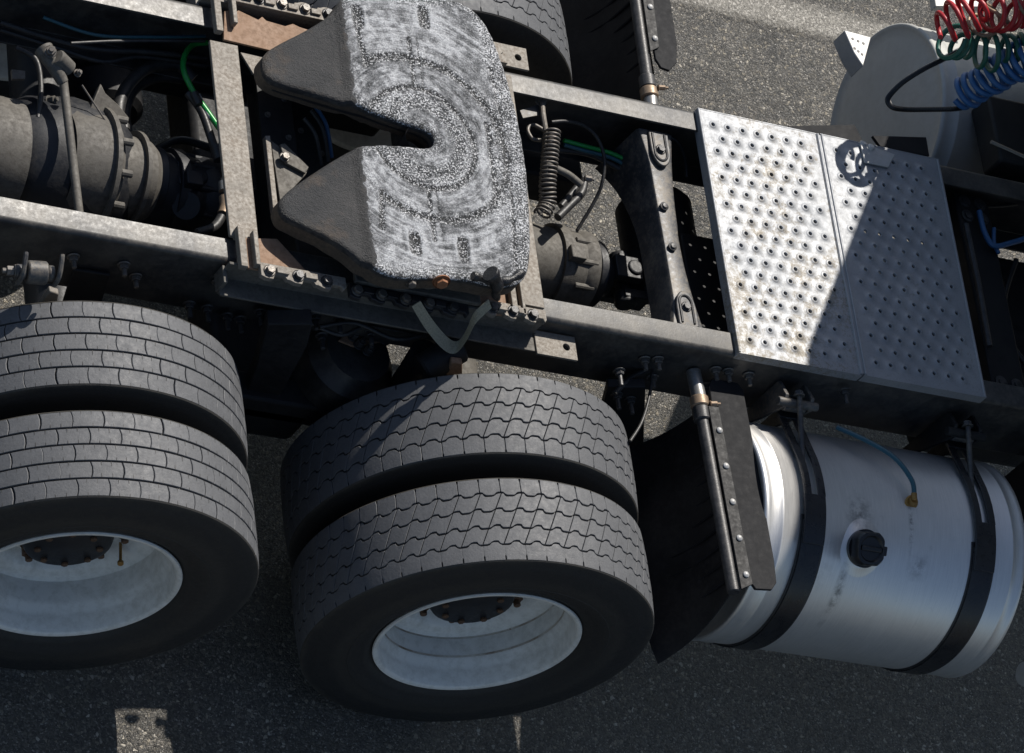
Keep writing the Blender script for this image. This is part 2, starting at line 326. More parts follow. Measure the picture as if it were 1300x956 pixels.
# ------------------------------------------------------------------ the truck
truck=bpy.data.objects.new('semi_truck',None); sc.collection.objects.link(truck)
truck['label']='semi truck chassis with greased fifth wheel, twin tyres and aluminium fuel tank'; truck['category']='truck'
ZR=.9986
def rail(side,yo):
    # C channel, outer face at yo, flanges turned to the middle
    s=side; r=.016; pts=[]
    for k in range(6):
        a=PI/2*k/5; pts.append((yo-s*(r-r*math.sin(a)),ZR-r+r*math.cos(a)))
    for k in range(6):
        a=PI/2*k/5; pts.append((yo-s*(r-r*math.cos(a)),ZR-.27+r-r*math.sin(a)))
    pts+=[(yo-s*.075,ZR-.27),(yo-s*.075,ZR-.262),(yo-s*.009,ZR-.262),(yo-s*.009,ZR-.009),(yo-s*.075,ZR-.009),(yo-s*.075,ZR)]
    b=B(); b.prism([(-2.6,y,z) for y,z in pts],(5.4,0,0)); return b.obj('frame_rail',RAIL,truck,bevel=.0015,seg=1,angle=30)
near=rail(-1,-.426); far=rail(1,.432)
near['label']='near side frame rail above the twin tyres'; far['label']='far side frame rail beyond the fifth wheel'

# ---- perforated catwalk
def catwalk(x0,x1,z,seed,label,leftlip,cols):
    random.seed(seed); b=B(); y0,y1=-.424,.428; rows=17; px=.053; py=(y1-y0-.05)/rows
    mx=(x1-x0-(cols+.5)*px)/2; th=.003
    def cell(cx,cy,w_,h_,hole=True,rh=.0064):
        n=16; R0=.0148*random.uniform(.94,1.05); per=rectring(w_,h_)
        rings=[(None,0),(R0,0),(R0*.86,.0014),(R0*.66,.0027),(rh*1.15,.0032),(rh,.0024),(rh*.95,-.004)]
        vs=[];fs=[]
        for rad,dz in rings:
            for i in range(n):
                t=2*PI*i/n+PI/4
                p=per[i] if rad is None else (rad*math.cos(t),rad*math.sin(t)); vs.append((cx+p[0],cy+p[1],z+dz))
        for k in range(len(rings)-1):
            for i in range(n):
                j=(i+1)%n; fs.append((k*n+i,k*n+j,(k+1)*n+j,(k+1)*n+i))
        b.add(vs,fs)
    def quad(xa,xb,ya,yb): b.add([(xa,ya,z),(xb,ya,z),(xb,yb,z),(xa,yb,z)],[(0,1,2,3)])
    for r in range(rows):
        ya=y0+.025+r*py; off=px/2 if r%2 else 0; xs=x0+mx+off
        for c in range(cols): cell(xs+(c+.5)*px,ya+py/2,px,py)
        quad(x0,xs,ya,ya+py); quad(xs+cols*px,x1,ya,ya+py)
    quad(x0,x1,y0,y0+.025); quad(x0,x1,y1-.025,y1)
    # folded lips all round
    L=.035
    b.box(((x0+x1)/2,y0-.0015,z-L/2+.001),(x1-x0,.003,L)); b.box(((x0+x1)/2,y1+.0015,z-L/2+.001),(x1-x0,.003,L))
    b.box((x0-.002,(y0+y1)/2,z-L/2+.002),(.004,y1-y0+.006,L)); b.box((x1+.002,(y0+y1)/2,z-L/2+.002),(.004,y1-y0+.006,L))
    if leftlip: b.tube([(x0-.001,y0,z+.001),(x0-.001,y1,z+.001)],.0045,8)
    b.tube([(x1-.001,y0,z+.0),(x1-.001,y1,z+.0)],.004,8)
    o=b.obj('catwalk_panel',GALV,truck,recalc=False,angle=50,label=label)
    me=o.data; at=me.attributes.new('dirt','FLOAT','POINT'); co=np.empty(len(me.vertices)*3); me.vertices.foreach_get('co',co); co=co.reshape(-1,3)
    d=np.array([np.clip(.50+.6*noise.noise(Vector((p[0]*9,p[1]*7,1)))+.35*noise.noise(Vector((p[0]*30,p[1]*30,4)))-.1*abs(p[0]-.9)/.25,0,1) for p in co]) if leftlip else np.full(len(co),.12)
    at.data.foreach_set('value',d.astype(np.float32)); return o
catwalk(.699,1.128,1.0135,1,'stained perforated catwalk panel, half in sun',True,7)
catwalk(1.142,1.579,1.0165,2,'cleaner perforated catwalk panel beside the cab',False,7)
b=B(); b.box((1.135,.002,1.0150),(.012,.845,.006)); b.tube([(1.129,-.424,1.0165),(1.129,.428,1.0165)],.004,8); b.tube([(1.142,-.424,1.019),(1.142,.428,1.019)],.004,8)
b.obj('catwalk_seam',GALV,truck,angle=50)
for x in (.74,1.1,1.2,1.54):
    b=B(); b.box((x,0,.985),(.04,.84,.02)); b.obj('catwalk_support',CHASSIS,truck,bevel=.002)

# ---- fifth wheel
near_o=[(-.830,-.315),(-.80,-.332),(-.73,-.365),(-.665,-.405),(-.61,-.462),(-.57,-.486),(-.50,-.487),(-.42,-.468),(-.30,-.452),(-.22,-.458),(-.15,-.445),(-.10,-.405),(-.078,-.33),(-.062,-.22),(-.052,-.10)]
far_o=[(-.048,.02),(-.052,.12),(-.064,.24),(-.084,.35),(-.108,.44),(-.15,.497),(-.22,.52),(-.29,.505),(-.36,.490),(-.46,.490),(-.55,.480),(-.60,.425),(-.63,.375),(-.70,.320),(-.79,.262),(-.835,.225),(-.842,.18),(-.832,.140),(-.79,.122),(-.70,.100),(-.62,.078),(-.52,.050),(-.43,.036),(-.385,.034),(-.352,.020),(-.344,0),(-.352,-.020),(-.385,-.034),(-.43,-.036),(-.52,-.048),(-.60,-.070),(-.66,-.110),(-.75,-.180),(-.82,-.240),(-.838,-.275)]
poly=near_o+far_o
def chaikin(P,n=2):
    for _ in range(n):
        Q=[]
        for i in range(len(P)):
            a=np.array(P[i]); c=np.array(P[(i+1)%len(P)]); Q+=[tuple(.75*a+.25*c),tuple(.25*a+.75*c)]
        P=Q
    return P
poly=np.array(chaikin(chaikin(poly,1),1))
def sdf(P):
    A=poly; Bq=np.roll(poly,-1,0); best=np.full(len(P),1e9); bp=np.zeros((len(P),2)); inside=np.zeros(len(P),bool)
    for a,c in zip(A,Bq):
        e=c-a; t=np.clip(((P-a)@e)/(e@e+1e-12),0,1); q=a+t[:,None]*e; d=np.hypot(*(P-q).T); k=d<best; best[k]=d[k]; bp[k]=q[k]
        cr=((a[1]>P[:,1])!=(c[1]>P[:,1])); 
        if cr.any():
            xi=(c[0]-a[0])*(P[:,1]-a[1])/(c[1]-a[1]+1e-15)+a[0]; inside^=cr&(P[:,0]<xi)
    return np.where(inside,best,-best),bp
h_=.0036; xs=np.arange(-.90,-.02,h_); ys=np.arange(-.52,.55,h_); X,Y=np.meshgrid(xs,ys,indexing='ij'); P=np.stack([X.ravel(),Y.ravel()],1)
D,BP=sdf(P); nx,ny=X.shape
ins=(D>0).reshape(nx,ny); cell=ins[:-1,:-1]|ins[1:,:-1]|ins[:-1,1:]|ins[1:,1:]
P2=P.copy(); P2[D<=0]=BP[D<=0]
Dc=np.clip(D,0,1)
def plate_z(x,y): return 1.163-.012*np.clip((-.60-x)/.02,0,1)-.055*np.clip((-.60-x)/.27,0,1)
rng=np.random.default_rng(3)
x_,y_=P2.T; rk=np.hypot(x_-KX,y_-KY); ang=np.arctan2(y_-KY,x_-KX)
Z=plate_z(x_,y_)
Z-=.010*np.clip(1-Dc/.012,0,1)**2
def grv(d,wd,dep): return -dep*np.exp(-(d/wd)**2)
wob=np.array([noise.noise(Vector((a*9,c*9,0)))*.006+noise.noise(Vector((a*120,c*120,3)))*.0035 for a,c in zip(x_,y_)])
main=(x_>-.60)
G=np.zeros(len(Z))
G+=grv(rk-.168+wob,.007,.0045)
G+=np.where(rk>.05,grv(rk-.115+wob,.02,.0012),0)
G+=np.where((x_>-.548),grv(rk-.272+wob,.009,.0055),0)
for sgn in (1,-1):   # hook ends of the outer groove, running back along the ramps
    G+=np.where((sgn*y_>.205)&(sgn*y_<.34),grv(x_+.548+(sgn*y_-.27)*.12,.007,.0055),0)
    G+=np.where((sgn*y_>.17)&(sgn*y_<.345),grv(x_-KX+.005,.006,.0035)+grv(x_-KX-.022,.003,.0015),0)
G+=np.where((y_<.10)&(y_>-.16),grv(x_+.165,.006,.0035),0)+np.where((y_<.30)&(y_>-.38),grv(x_+.112+(y_/.42)**2*.03,.005,.003),0)
G+=np.where((x_>-.168)&(x_<-.122),grv(y_-.09,.005,.003)+grv(y_+.02,.004,.002),0)
G+=np.where(True,grv(np.hypot(x_+.145,y_-.045)-.012,.003,.003),0)
for cx_,cy_ in ((-.55,.375),(-.33,.425),(-.455,-.365),(-.30,-.355)):
    G+=-.012*np.exp(-((np.abs(x_-cx_)/.017)**4+(np.abs(y_-cy_)/.036)**4))
    G+=.002*np.exp(-((np.abs(x_-cx_)/.028)**6+(np.abs(y_-cy_)/.046)**6))
G=np.where(main,G,0)
front=np.clip((x_+.11)/.05,0,1)*np.clip(Dc/.02,0,1)
lump=np.array([noise.fractal(Vector((a*38,c*38,2.0)),.7,2.1,5) for a,c in zip(x_,y_)])
circ=np.array([noise.fractal(Vector((r*95,t*1.6,5.0)),.7,2.1,4) for r,t in zip(rk,ang)])
lump2=np.array([noise.fractal(Vector((a*140,c*140,7.0)),.8,2.1,3) for a,c in zip(x_,y_)])
gm=np.where(main,1,0.35)
Z=Z+G+gm*(.0014*lump+.0010*circ+.0012*lump2)+.004*front*np.clip(.4+lump,0,1)
thick=np.clip(.60+.20*circ+.30*lump+ (G*190)+.25*np.exp(-((rk-.2)/.05)**2)*0+.3*front*0,0,1)
edge_t=np.clip(1-Dc/.03,0,1); thick=np.clip(thick-.25*edge_t*(rng.random(len(Z))>.45),0,1)
idx=-np.ones(nx*ny,int); faces=[]; mats=[]; used=np.zeros(nx*ny,bool)
ii,jj=np.nonzero(cell); 
F=np.stack([ii*ny+jj,(ii+1)*ny+jj,(ii+1)*ny+jj+1,ii*ny+jj+1],1); used[F.ravel()]=True; idx[used]=np.arange(used.sum())
top=np.stack([P2[:,0],P2[:,1],Z],1)[used]; Fi=idx[F]
# boundary edges -> skirt
from collections import defaultdict
ec=defaultdict(list)
for f in Fi:
    for k in range(4): a,c=int(f[k]),int(f[(k+1)%4]); ec[(min(a,c),max(a,c))].append((a,c))
bd=[v[0] for v in ec.values() if len(v)==1]
verts=[tuple(v) for v in top]; fl=[tuple(int(i) for i in f) for f in Fi]; mi=[0 for f in Fi]
low={}; dep=[.012,.030,.052]
cent=lambda v:(0,0)
sdv=sdf(top[:, :2]+0)[0]
def lowv(i,k):
    if (i,k) not in low:
        x,y,z=top[i]; dz=dep[k]*(1+.15*noise.noise(Vector((x*15,y*15,k)))); low[(i,k)]=len(verts); verts.append((x,y,z-dz))
    return low[(i,k)]
for a,c in bd:
    fl.append((c,a,lowv(a,0),lowv(c,0))); mi.append(1)
    fl.append((lowv(c,0),lowv(a,0),lowv(a,1),lowv(c,1))); mi.append(2)
    fl.append((lowv(c,1),lowv(a,1),lowv(a,2),lowv(c,2))); mi.append(2)
me=bpy.data.meshes.new('fifth_wheel'); me.from_pydata(verts,[],fl); me.materials.append(GREASE); me.materials.append(LUG); me.materials.append(SKIRT); me.polygons.foreach_set('material_index',mi); me.polygons.foreach_set('use_smooth',[True]*len(fl)); me.set_sharp_from_angle(angle=R_(55))
near_g=np.clip(-G/.0022,0,1); ring=np.exp(-((rk-.135)/.035)**2)*.75+np.exp(-((rk-.272)/.03)**2)*.35
speck=np.clip(.9*near_g+ring+.75*np.exp(-(Dc/.035)**2)+.55*np.clip((x_+.20)/.08,0,1)+.3*lump,0,1)
hornv=np.clip((-.592-x_+.012*lump)/.02,-.5,.5)+.5
for nm_,arr in (('speck',speck),('horn',hornv)):
    at=me.attributes.new(nm_,'FLOAT','POINT'); tv=np.full(len(verts),.3,np.float32); tv[:len(top)]=arr[used]; at.data.foreach_set('value',tv)
at=me.attributes.new('thick','FLOAT','POINT'); tv=np.full(len(verts),.3,np.float32); tv[:len(top)]=thick[used]; at.data.foreach_set('value',tv)
fw=bpy.data.objects.new('fifth_wheel',me); sc.collection.objects.link(fw); fw.parent=truck
# underside slab (keeps the plate solid), pulled in from the skirt
ins2=[(p[0]*.985-.006,p[1]*.97,plate_z(p[0],p[1])-.035) for p in poly[::3]]
b=B(); b.prism(ins2,(0,0,-.006)); b.obj('plate_underside',DARKCAST,fw,smooth=False)
# slot throat lining (jaw), seen inside the slot end
b=B(); b.lathe([(-.09,.046),(-.02,.046),(-.012,.05)],(-.385,0,1.163),(0,0,1),28); b.obj('kingpin_jaw',DARKCAST,fw)
# ribs and pedestals
for s in (-1,1):
    b=B(); y=s*.385
    b.prism([(-.57,y-.02,1.022),(-.20,y-.02,1.022),(-.26,y-.02,1.10),(-.33,y-.02,1.118),(-.44,y-.02,1.118),(-.51,y-.02,1.10)],(0,.04,0))
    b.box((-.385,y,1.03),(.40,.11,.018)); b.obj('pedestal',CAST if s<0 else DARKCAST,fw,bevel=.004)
    b=B(); b.cyl((-.385,s*.30,1.10),(-.385,s*.452,1.10),.026,20); b.obj('pivot_pin',CAST,fw)
for (u,v_) in ((560,357),(522,358)):
    p=W(u,v_,y=-.478); b=B(); r=.017 if u==560 else .012
    b.lathe([(0,0),(0,r*1.5),(.004,r*1.5)],p,(0,-1,.25),18); b.hexbolt(p,(0,-1,.25),r,.013,True); b.obj('bolt',RBOLT if u==560 else BOLT,fw,label='orange rusted bolt' if u==560 else None)
# grease string hanging from the near corner
b=B(); b.tube(smooth_path([W(622,347,y=-.462),W(628,354,y=-.468),W(631,364,y=-.474),W(629,372,y=-.476),W(633,381,y=-.476)],8),lambda t:.019*(1-t)**.8+.0055+.0025*math.sin(t*17),14); b.tube(smooth_path([W(600,350,y=-.462),W(622,356,y=-.462),W(645,356,y=-.455),W(664,345,y=-.42)],8),lambda t:.012+.003*math.sin(t*23),12)
b.obj('grease_drip',BLACKG,fw)

# ---- mounting plate under the fifth wheel
ZM=1.012
b=B(); b.box((-.912,-.027,ZM),(.088,.65,.012)); b.box((-.912,-.027,ZM-.03),(.006,.65,.05)); r_=b.obj('mounting_cross_strip',MOUNT,truck,bevel=.002)
b=B(); b.box((-.003,-.0,ZM),(.085,.80,.012)); b.obj('mounting_cross_strip',MOUNT,truck,bevel=.002)
def zig(pts,d,name,mat,parent=truck,bevel=.0015,label=None):
    b=B(); b.prism(pts,d); return b.obj(name,mat,parent,bevel=bevel,label=label,smooth=True)
def gus(px,z,name='gusset_plate',mat=GUSSET,th=.008,label=None,parent=truck):
    return zig([W(u,v,z=z) for u,v in px],(0,0,-th),name,mat,parent,label=label)
gus([(311,302),(352,303),(391,346),(372,350),(315,340)],1.021,label='rust brown gusset on the near rail')
gus([(285,14),(292,13),(296,16),(303,13),(328,25),(333,21),(338,26),(362,33),(372,30),(380,34),(398,40),(420,60),(352,66),(284,50)],1.021,label='rust brown gusset on the far rail')
gus([(596,362),(652,362),(657,372),(657,402),(618,398),(608,385)],1.021,label='rust brown gusset under the plate corner')
gus([(305,66),(334,72),(334,92),(322,94)],1.0,mat=MOUNT)
# upright edge bars either side of the gussets
b=B(); b.box((-.932,-.395,1.03),(.022,.13,.022)); b.box((-.892,-.395,1.035),(.014,.11,.024)); b.obj('edge_bar',MOUNT,truck,bevel=.002)
b=B(); b.box((-.932,.40,1.03),(.022,.16,.022)); b.box((-.882,.405,1.035),(.014,.10,.024)); b.obj('edge_bar',MOUNT,truck,bevel=.002)
b=B(); b.box((-.075,-.39,1.032),(.018,.11,.02)); b.box((-.045,-.39,1.032),(.01,.12,.02)); b.obj('edge_bar',MOUNT,truck,bevel=.002)
# side mounting angles with toothed top strips and bolts
def mount_side(s):
    y=-.436 if s<0 else .442
    b=B(); b.prism([(-.965,y,ZM+.004),(-.965,y,ZM-.075),(-.965,y+s*.066,ZM-.075),(-.965,y+s*.066,ZM-.067),(-.965,y+s*.009,ZM-.067),(-.965,y+s*.009,ZM+.004)],(1.0,0,0)); 
    b.box((-.965,y+s*.022,ZM-.055),(.012,.055,.055))
    return b.obj('mounting_angle',CAST if s<0 else MOUNT,truck,bevel=.0015)
mount_side(-1); mount_side(1)
def toothed(x0,x1,y,s,z=ZM+.022,n=5,mat=MOUNT):
    out=[];dx=(x1-x0)/n
    for i in range(n):
        a=x0+i*dx; out+=[(a,y+s*.030,z),(a+dx*.18,y+s*.036,z),(a+dx*.42,y+s*.036,z),(a+dx*.5,y+s*.018,z),(a+dx*.82,y+s*.018,z),(a+dx*.9,y+s*.030,z)]
    out+=[(x1,y+s*.02,z),(x1,y-s*.012,z),(x0,y-s*.012,z)]
    b=B(); b.prism(out,(0,0,-.016))
    for i in range(n-1):   # weld pads between the bolts
        a=x0+(i+.7)*dx; b.box((a+.004,y+s*.008,z+.004),(dx*.42,.018,.008))
    o=b.obj('toothed_strip',mat,truck,bevel=.0015)
    for i in range(n):
        q=B(); q.hexbolt((x0+(i+.3)*dx,y+s*.012,z),(0,0,1),.0135,.011,True); bo=q.obj('bolt',BOLT if random.random()<.6 else DBOLT,o); 
    return o
toothed(-.885,-.62,-.450,-1,n=3,z=ZM+.030); toothed(-.60,-.22,-.45,-1,n=5,z=ZM+.012,mat=DARKCAST); toothed(-.165,.03,-.43,-1,n=3)
toothed(-.89,-.52,.452,1,n=5); toothed(-.12,.02,.44,1,n=2)
# tabs with a hole
def tab(c,s):
    b=B(); w_,d_=.135,.078; n=16; x,y,z=c; per=rectring(w_,d_);R0=.0115
    vs=[];fs=[]
    for zz,ring in ((0,per),(0,None),(-.009,None),(-.009,per)):
        for i in range(n):
            t=2*PI*i/n+PI/4; p=ring[i] if ring else (R0*math.cos(t)+.035,R0*math.sin(t)); vs.append((x+p[0],y+p[1],z+zz))
    for k in range(4):
        for i in range(n):
            j=(i+1)%n; fs.append((k*n+i,k*n+j,((k+1)%4)*n+j,((k+1)%4)*n+i))
    b.add(vs,fs); return b.obj('mounting_tab',MOUNT,truck,bevel=.001)
t1=tab((.105,-.472,.95),-1); t2=tab((.050,.485,1.0),1)
# hardware seen between the lugs
gus([(337,172),(343,172),(353,262),(347,267)],.985,'bracket_lip',MOUNT,.02)
gus([(344,178),(360,190),(392,215),(388,222),(356,256)],.975,'bracket_plate',CAST,.008)
gus([(356,183),(362,182),(392,212),(388,220),(362,206)],.988,'bracket_plate',CAST,.008)
p=W(361,200,z=.99); b=B(); b.hexbolt(p,(0,0,1),.012,.01); b.obj('bolt',BOLT,truck)
for q in ((-.72,.14,.93),(-.60,.0,.9)):
    b=B(); b.box(q,(.11,.34,.012)); o=b.obj('valve_plate',CHASSIS,truck,bevel=.002)
    for k in range(5):
        h=B(); h.hexbolt((q[0]-.03+.06*(k%2),q[1]-.13+.065*k,q[2]+.006),(0,0,1),.007,.006); h.obj('bolt',BOLT,o)
for k,(a,c_) in enumerate((((395,140),(417,205)),((400,135),(421,200)),((386,150),(408,210)))):
    p0=W(a[0],a[1],z=1.0); p1=W(c_[0],c_[1],z=.93); b=B(); b.tube(smooth_path([p0,p0.lerp(p1,.4)+Vector((.01,0,.01)),p1],6),.006,8); b.obj('air_line',BLINE if k==1 else RUBBER,truck)
# hanging webbing loop
pts=[W(528,385,y=-.50),W(545,412,y=-.515),W(566,436,y=-.53),W(580,440,y=-.53),W(592,425,y=-.525),W(603,403,y=-.51),W(622,385,y=-.49)]
sp_=smooth_path(pts,8); b=B(); vs=[];fs=[]
for i,p in enumerate(sp_):
    t=i/(len(sp_)-1); wd=Vector((.010*math.cos(t*2.5),.006+.010*math.sin(t*3),.008)); vs+=[p-wd,p+wd,p+wd+Vector((.0,-.0025,.001)),p-wd+Vector((0,-.0025,.001))]
for i in range(len(sp_)-1):
    for k in range(4): j=(k+1)%4; fs.append((i*4+k,i*4+j,(i+1)*4+j,(i+1)*4+k))
b.add(vs,fs); b.obj('webbing_loop',WEB,truck)

# ---- cross member between rails, ahead of the fifth wheel
b=B(); secs=[]
for k in range(25):
    t=k/24; y=.35-.70*t; e=abs(2*t-1); 
    xl=.523-.004*math.cos(t*3)+.0*e; xr=.615-.0*t+.012*e**2 if t<.5 else .612+.02*e**2
    xl-=.018*max(0,e-.7)/.3; z=.962-.012*(1-e**2); xl+=.012*(1-e*e); xr-=.012*(1-e*e); e=.11+.13*max(0,1-t/.5)**1.7; secs.append((xl,xr,y,z,e))
prof=lambda xl,xr,y,z,e:[(xl-.008,y,z-e),(xl,y,z-.012),(xl+.006,y,z-.002),(xl+.014,y,z),(xr-.012,y,z),(xr-.004,y,z-.003),(xr,y,z-.012),(xr,y,z-.05),(xr-.006,y,z-.05),(xr-.006,y,z-.010),(xl+.008,y,z-.010),(xl,y,z-e)]
vs=[];fs=[];m_=12
for s_ in secs: vs+=prof(*s_)
for i in range(24):
    for k in range(m_): j=(k+1)%m_; fs.append((i*m_+k,i*m_+j,(i+1)*m_+j,(i+1)*m_+k))
b.add(vs,fs); cm=b.obj('cross_member',CROSS,truck,bevel=.001,seg=1)
for (u,v_) in ((838,260),(852,300),(862,305),(855,390)):
    pass
for (x,y) in ((.556,.085),(.562,-.055)):
    q=B(); q.lathe([(0,.014),(.004,.014),(.006,.009),(.010,.008),(.011,0)],(x,y,.955),(0,0,1),16); q.obj('bolt',DBOLT,cm)
# end brackets with raised oval pads
for s,yc in ((1,.285),(-1,-.275)):
    b=B(); z=.970
    out=[];n=28
    for i in range(n):
        t=2*PI*i/n; cx_,sy_=math.cos(t),math.sin(t); wx=.034; wy=.062
        yy=sy_*wy; xx=cx_*wx*(1 if s*sy_>0 else 1.0)
        if s*sy_>.0: xx=math.copysign(wx,cx_)*min(1,abs(cx_)*3)
        out.append((.568+xx,yc+yy,z))
    b.prism(out,(0,0,-.01)); o=b.obj('end_bracket',CROSS,cm,bevel=.003)
    b=B(); tr=[]
    for i in range(25):
        t=PI*i/24; tr.append((.566+.021*math.cos(t),yc-s*(.018+.026*math.sin(t)),z+.001))
    tr=[(.587,yc+s*.05,z+.001)]+tr+[(.545,yc+s*.05,z+.001)]
    b.tube(tr,.004,8); b.obj('bracket_lip',DBOLT,cm)
    b=B(); b.hexbolt((.566,yc-s*.005,z),(0,0,1),.0125,.008); b.obj('bolt',DBOLT,cm)
# lower perforated bracket & air reservoir between crossmember and catwalk
b=B(); b.prism([W(872,328,z=.80),W(925,352,z=.80),W(935,390,z=.78),W(890,388,z=.78)],(0,0,-.008)); b.obj('slotted_bracket',CHASSIS,truck,bevel=.002)
for (u,v_) in ((893,358),(915,364)):
    p=W(u,v_,z=.803); b=B(); b.box(p,(.012,.035,.004)); b.obj('slot',STEP,truck)
b=B(); b.lathe([(0,0),(.0,.06),(.015,.1),(.04,.118),(.30,.118),(.325,.1),(.34,.06),(.34,0)],(.70,.30,.70),(0,-1,0),28); b.obj('air_reservoir',CHASSIS,truck)
b=B(); b.box((.76,-.10,.78),(.14,.40,.10)); b.obj('valve_box',CHASSIS,truck,bevel=.008)

# ---- drive axles
def diff(x,fwd,CAST=CAST):
    y=.0; z=.66
    o=B(); o.lathe([(-.30,0),(-.29,.08),(-.24,.15),(-.15,.20),(-.02,.22),(.06,.21),(.12,.185),(.16,.15),(.17,.125),(.30,.118),(.30,.132),(.33,.134),(.335,.12),(.385,.118),(.40,.126),(.425,.126),(.43,.10),(.43,0)],(x,y,z),(1,0,0),40)
    d=o.obj('differential_housing',CAST,truck,angle=30)
    for s in(-1,1):
        a=B(); a.lathe([(.05,.16),(.16,.11),(.26,.085),(.62,.08),(.66,.10),(.80,.10)],(x,y,.53),(0,s,0),28); a.obj('axle_tube',CAST,d)
    for k in range(10):
        t=2*PI*k/10; q=B(); p=Vector((x+.395,y+.118*math.cos(t),z+.118*math.sin(t))); q.cyl(p-Vector((.045,0,0)),p+Vector((.02,0,0)),.010,10); q.obj('bolt',CAST,d)
    q=B(); q.box((x+.33,y-.03,z+.135),(.05,.045,.03)); q.obj('breather_block',CAST,d,bevel=.003)
    return d
diff(0,1); diff(-1.261,1,DARKCAST)  # rear housing takes the darker cast-iron colour
# extra casting on the rear unit, brake booster neck and studs
b=B(); b.lathe([(0,.165),(.02,.172),(.13,.172),(.15,.16),(.16,.13),(.27,.12),(.29,.105),(.29,0)],(-1.33,-.02,.72),(1,0,0),40); b.obj('carrier_housing',CAST,truck,angle=30)
b=B(); b.lathe([(0,.0),(.02,.10),(.09,.155),(.20,.175),(.26,.175)],(-1.72,-.02,.70),(1,0,0),40); b.obj('carrier_cover',CAST,truck,angle=30)
for k in range(12):
    t=2*PI*k/12; p=Vector((-1.20,-.02+.178*math.cos(t),.72+.178*math.sin(t))); q=B(); q.cyl(p,p+Vector((.035,0,0)),.011,10); q.obj('bolt',CAST,truck)
b=B(); b.lathe([(0,.172),(.0,.19),(.014,.19),(.014,.172)],(-1.215,-.02,.72),(1,0,0),40); b.lathe([(0,.125),(0,.142),(.012,.142),(.012,.12)],(-1.10,-.02,.72),(1,0,0),40); b.obj('carrier_flange',CAST,truck)
for (u,v_) in ((100,160),(118,205),(110,215),(62,128)):
    p=W(u,v_,z=.82); q=B(); q.hexbolt(p,(.5,-.3,1),.012,.02,True,.01); q.obj('bolt',CAST,truck)
b=B(); p=W(137,255,z=.80); b.lathe([(0,.0),(0,.045),(.01,.05),(.02,.03),(.04,.02),(.04,0)],W(138,232,z=.78),(.3,-.8,.5),20); b.obj('drain_plug',CAST,truck)
# yokes and drive shafts (dark)
def yoke(x,y,z):
    o=B(); o.lathe([(0,0),(0,.10),(.025,.105),(.03,.07),(.07,.06),(.075,0)],(x,y,z),(1,0,0),28)
    for s in(-1,1):
        o.box((x+.11,y,z+s*.062),(.09,.075,.03)); o.cyl((x+.13,y+s*.09,z),(x+.13,y+s*.045,z),.034,16); o.box((x+.155,y+s*.062,z),(.09,.03,.07))
    o.cyl((x+.13,y-.088,z),(x+.13,y+.088,z),.026,14); o.cyl((x+.13,y,z-.085),(x+.13,y,z+.085),.026,14)
    o.lathe([(.18,.0),(.18,.05),(.21,.062),(.24,.055)],(x,y,z),(1,0,0),24)
    return o.obj('drive_shaft_yoke',DARKCAST,truck,bevel=.003,angle=40)
yoke(.44,.0,.665)
o=yoke(-1.03,0,.70)
b=B(); b.cyl((.66,0,.665),(2.2,.0,.74),.055,28); b.obj('drive_shaft',DARKCAST,truck)
b=B(); b.cyl((-.83,0,.69),(-.20,0,.665),.05,28); b.obj('drive_shaft',DARKCAST,truck)
p=W(238,262,z=.72); b=B(); b.lathe([(0,0),(0,.05),(.03,.055),(.05,.04),(.05,.0)],p,(-.48,-.49,.73),24); b.obj('sensor_housing',DARKCAST,truck)
# stabiliser rod with forked head over the rear axle
p0=W(80,100,z=.92); p1=W(101,275,z=.90); b=B(); b.tube([p0,p0.lerp(p1,.5),p1],.0125,14); rod=b.obj('stabiliser_rod',CAST,truck)
b=B(); b.tube([W(55,62,z=.93),W(70,85,z=.935),W(80,105,z=.92)],lambda t:.028-.012*t,14); b.cyl(W(72,72,z=.96),W(88,88,z=.93),.024,16); b.obj('rod_head',CAST,rod)
b=B(); b.hexbolt(W(64,66,z=.965),(-.3,-.3,1),.014,.016,True,.008); b.obj('bolt',BOLT,rod)
b=B(); b.hexbolt(W(98,93,z=.93),(.1,-.3,1),.009,.012,True,.006); b.obj('bolt',BOLT,rod)
b=B(); b.prism([W(128,105,z=.86),W(134,118,z=.86),W(150,132,z=.84),W(165,150,z=.82),W(142,180,z=.80),W(124,182,z=.8),W(112,160,z=.82),W(116,135,z=.85)],(0,0,-.03)); b.obj('slack_adjuster',CAST,truck,bevel=.004)
b=B(); b.tube([W(104,108,z=.9),W(146,172,z=.86)],.0025,6); b.obj('return_wire',BOLT,truck)
b=B(); b.prism([W(15,88,z=.75),W(32,90,z=.75),W(32,100,z=.75),W(16,100,z=.75)],(0,0,-.01)); b.obj('bracket_plate',MOUNT,truck)
# hoses near the rear axle
def hose(px,z,r,mat,name='hose',n=8,seg=10,zs=None,cor=0,parent=truck,label=None):
    pts=[W(u,v,z=(zs[i] if zs else z)) for i,(u,v) in enumerate(px)]
    sp=smooth_path(pts,n); b=B(); rr_=(lambda t:r) if not cor else (lambda t:r*(1+.16*(1 if int(t*cor)%2 else -1)))
    b.tube(sp,rr_,seg); return b.obj(name,mat,parent,angle=60,label=label)
hose([(263,54),(245,57),(234,72),(234,92),(246,117),(262,140),(279,164)],.86,.0085,LINE,'air_line',label='bright green air line')
hose([(238,118),(255,140),(268,175),(276,200)],.85,.012,RUBBER)
hose([(246,118),(253,133)],.875,.0125,RUBBER,'cable_tie',3)
hose([(252,120),(262,142),(268,150)],.86,.006,STEP,'sleeve',4)
hose([(274,186),(279,203)],.86,.018,RUBBER,'hose_fitting',3)
hose([(284,228),(286,250),(284,268),(272,288),(250,296)],.86,.0135,RUBBER,'hose',8)
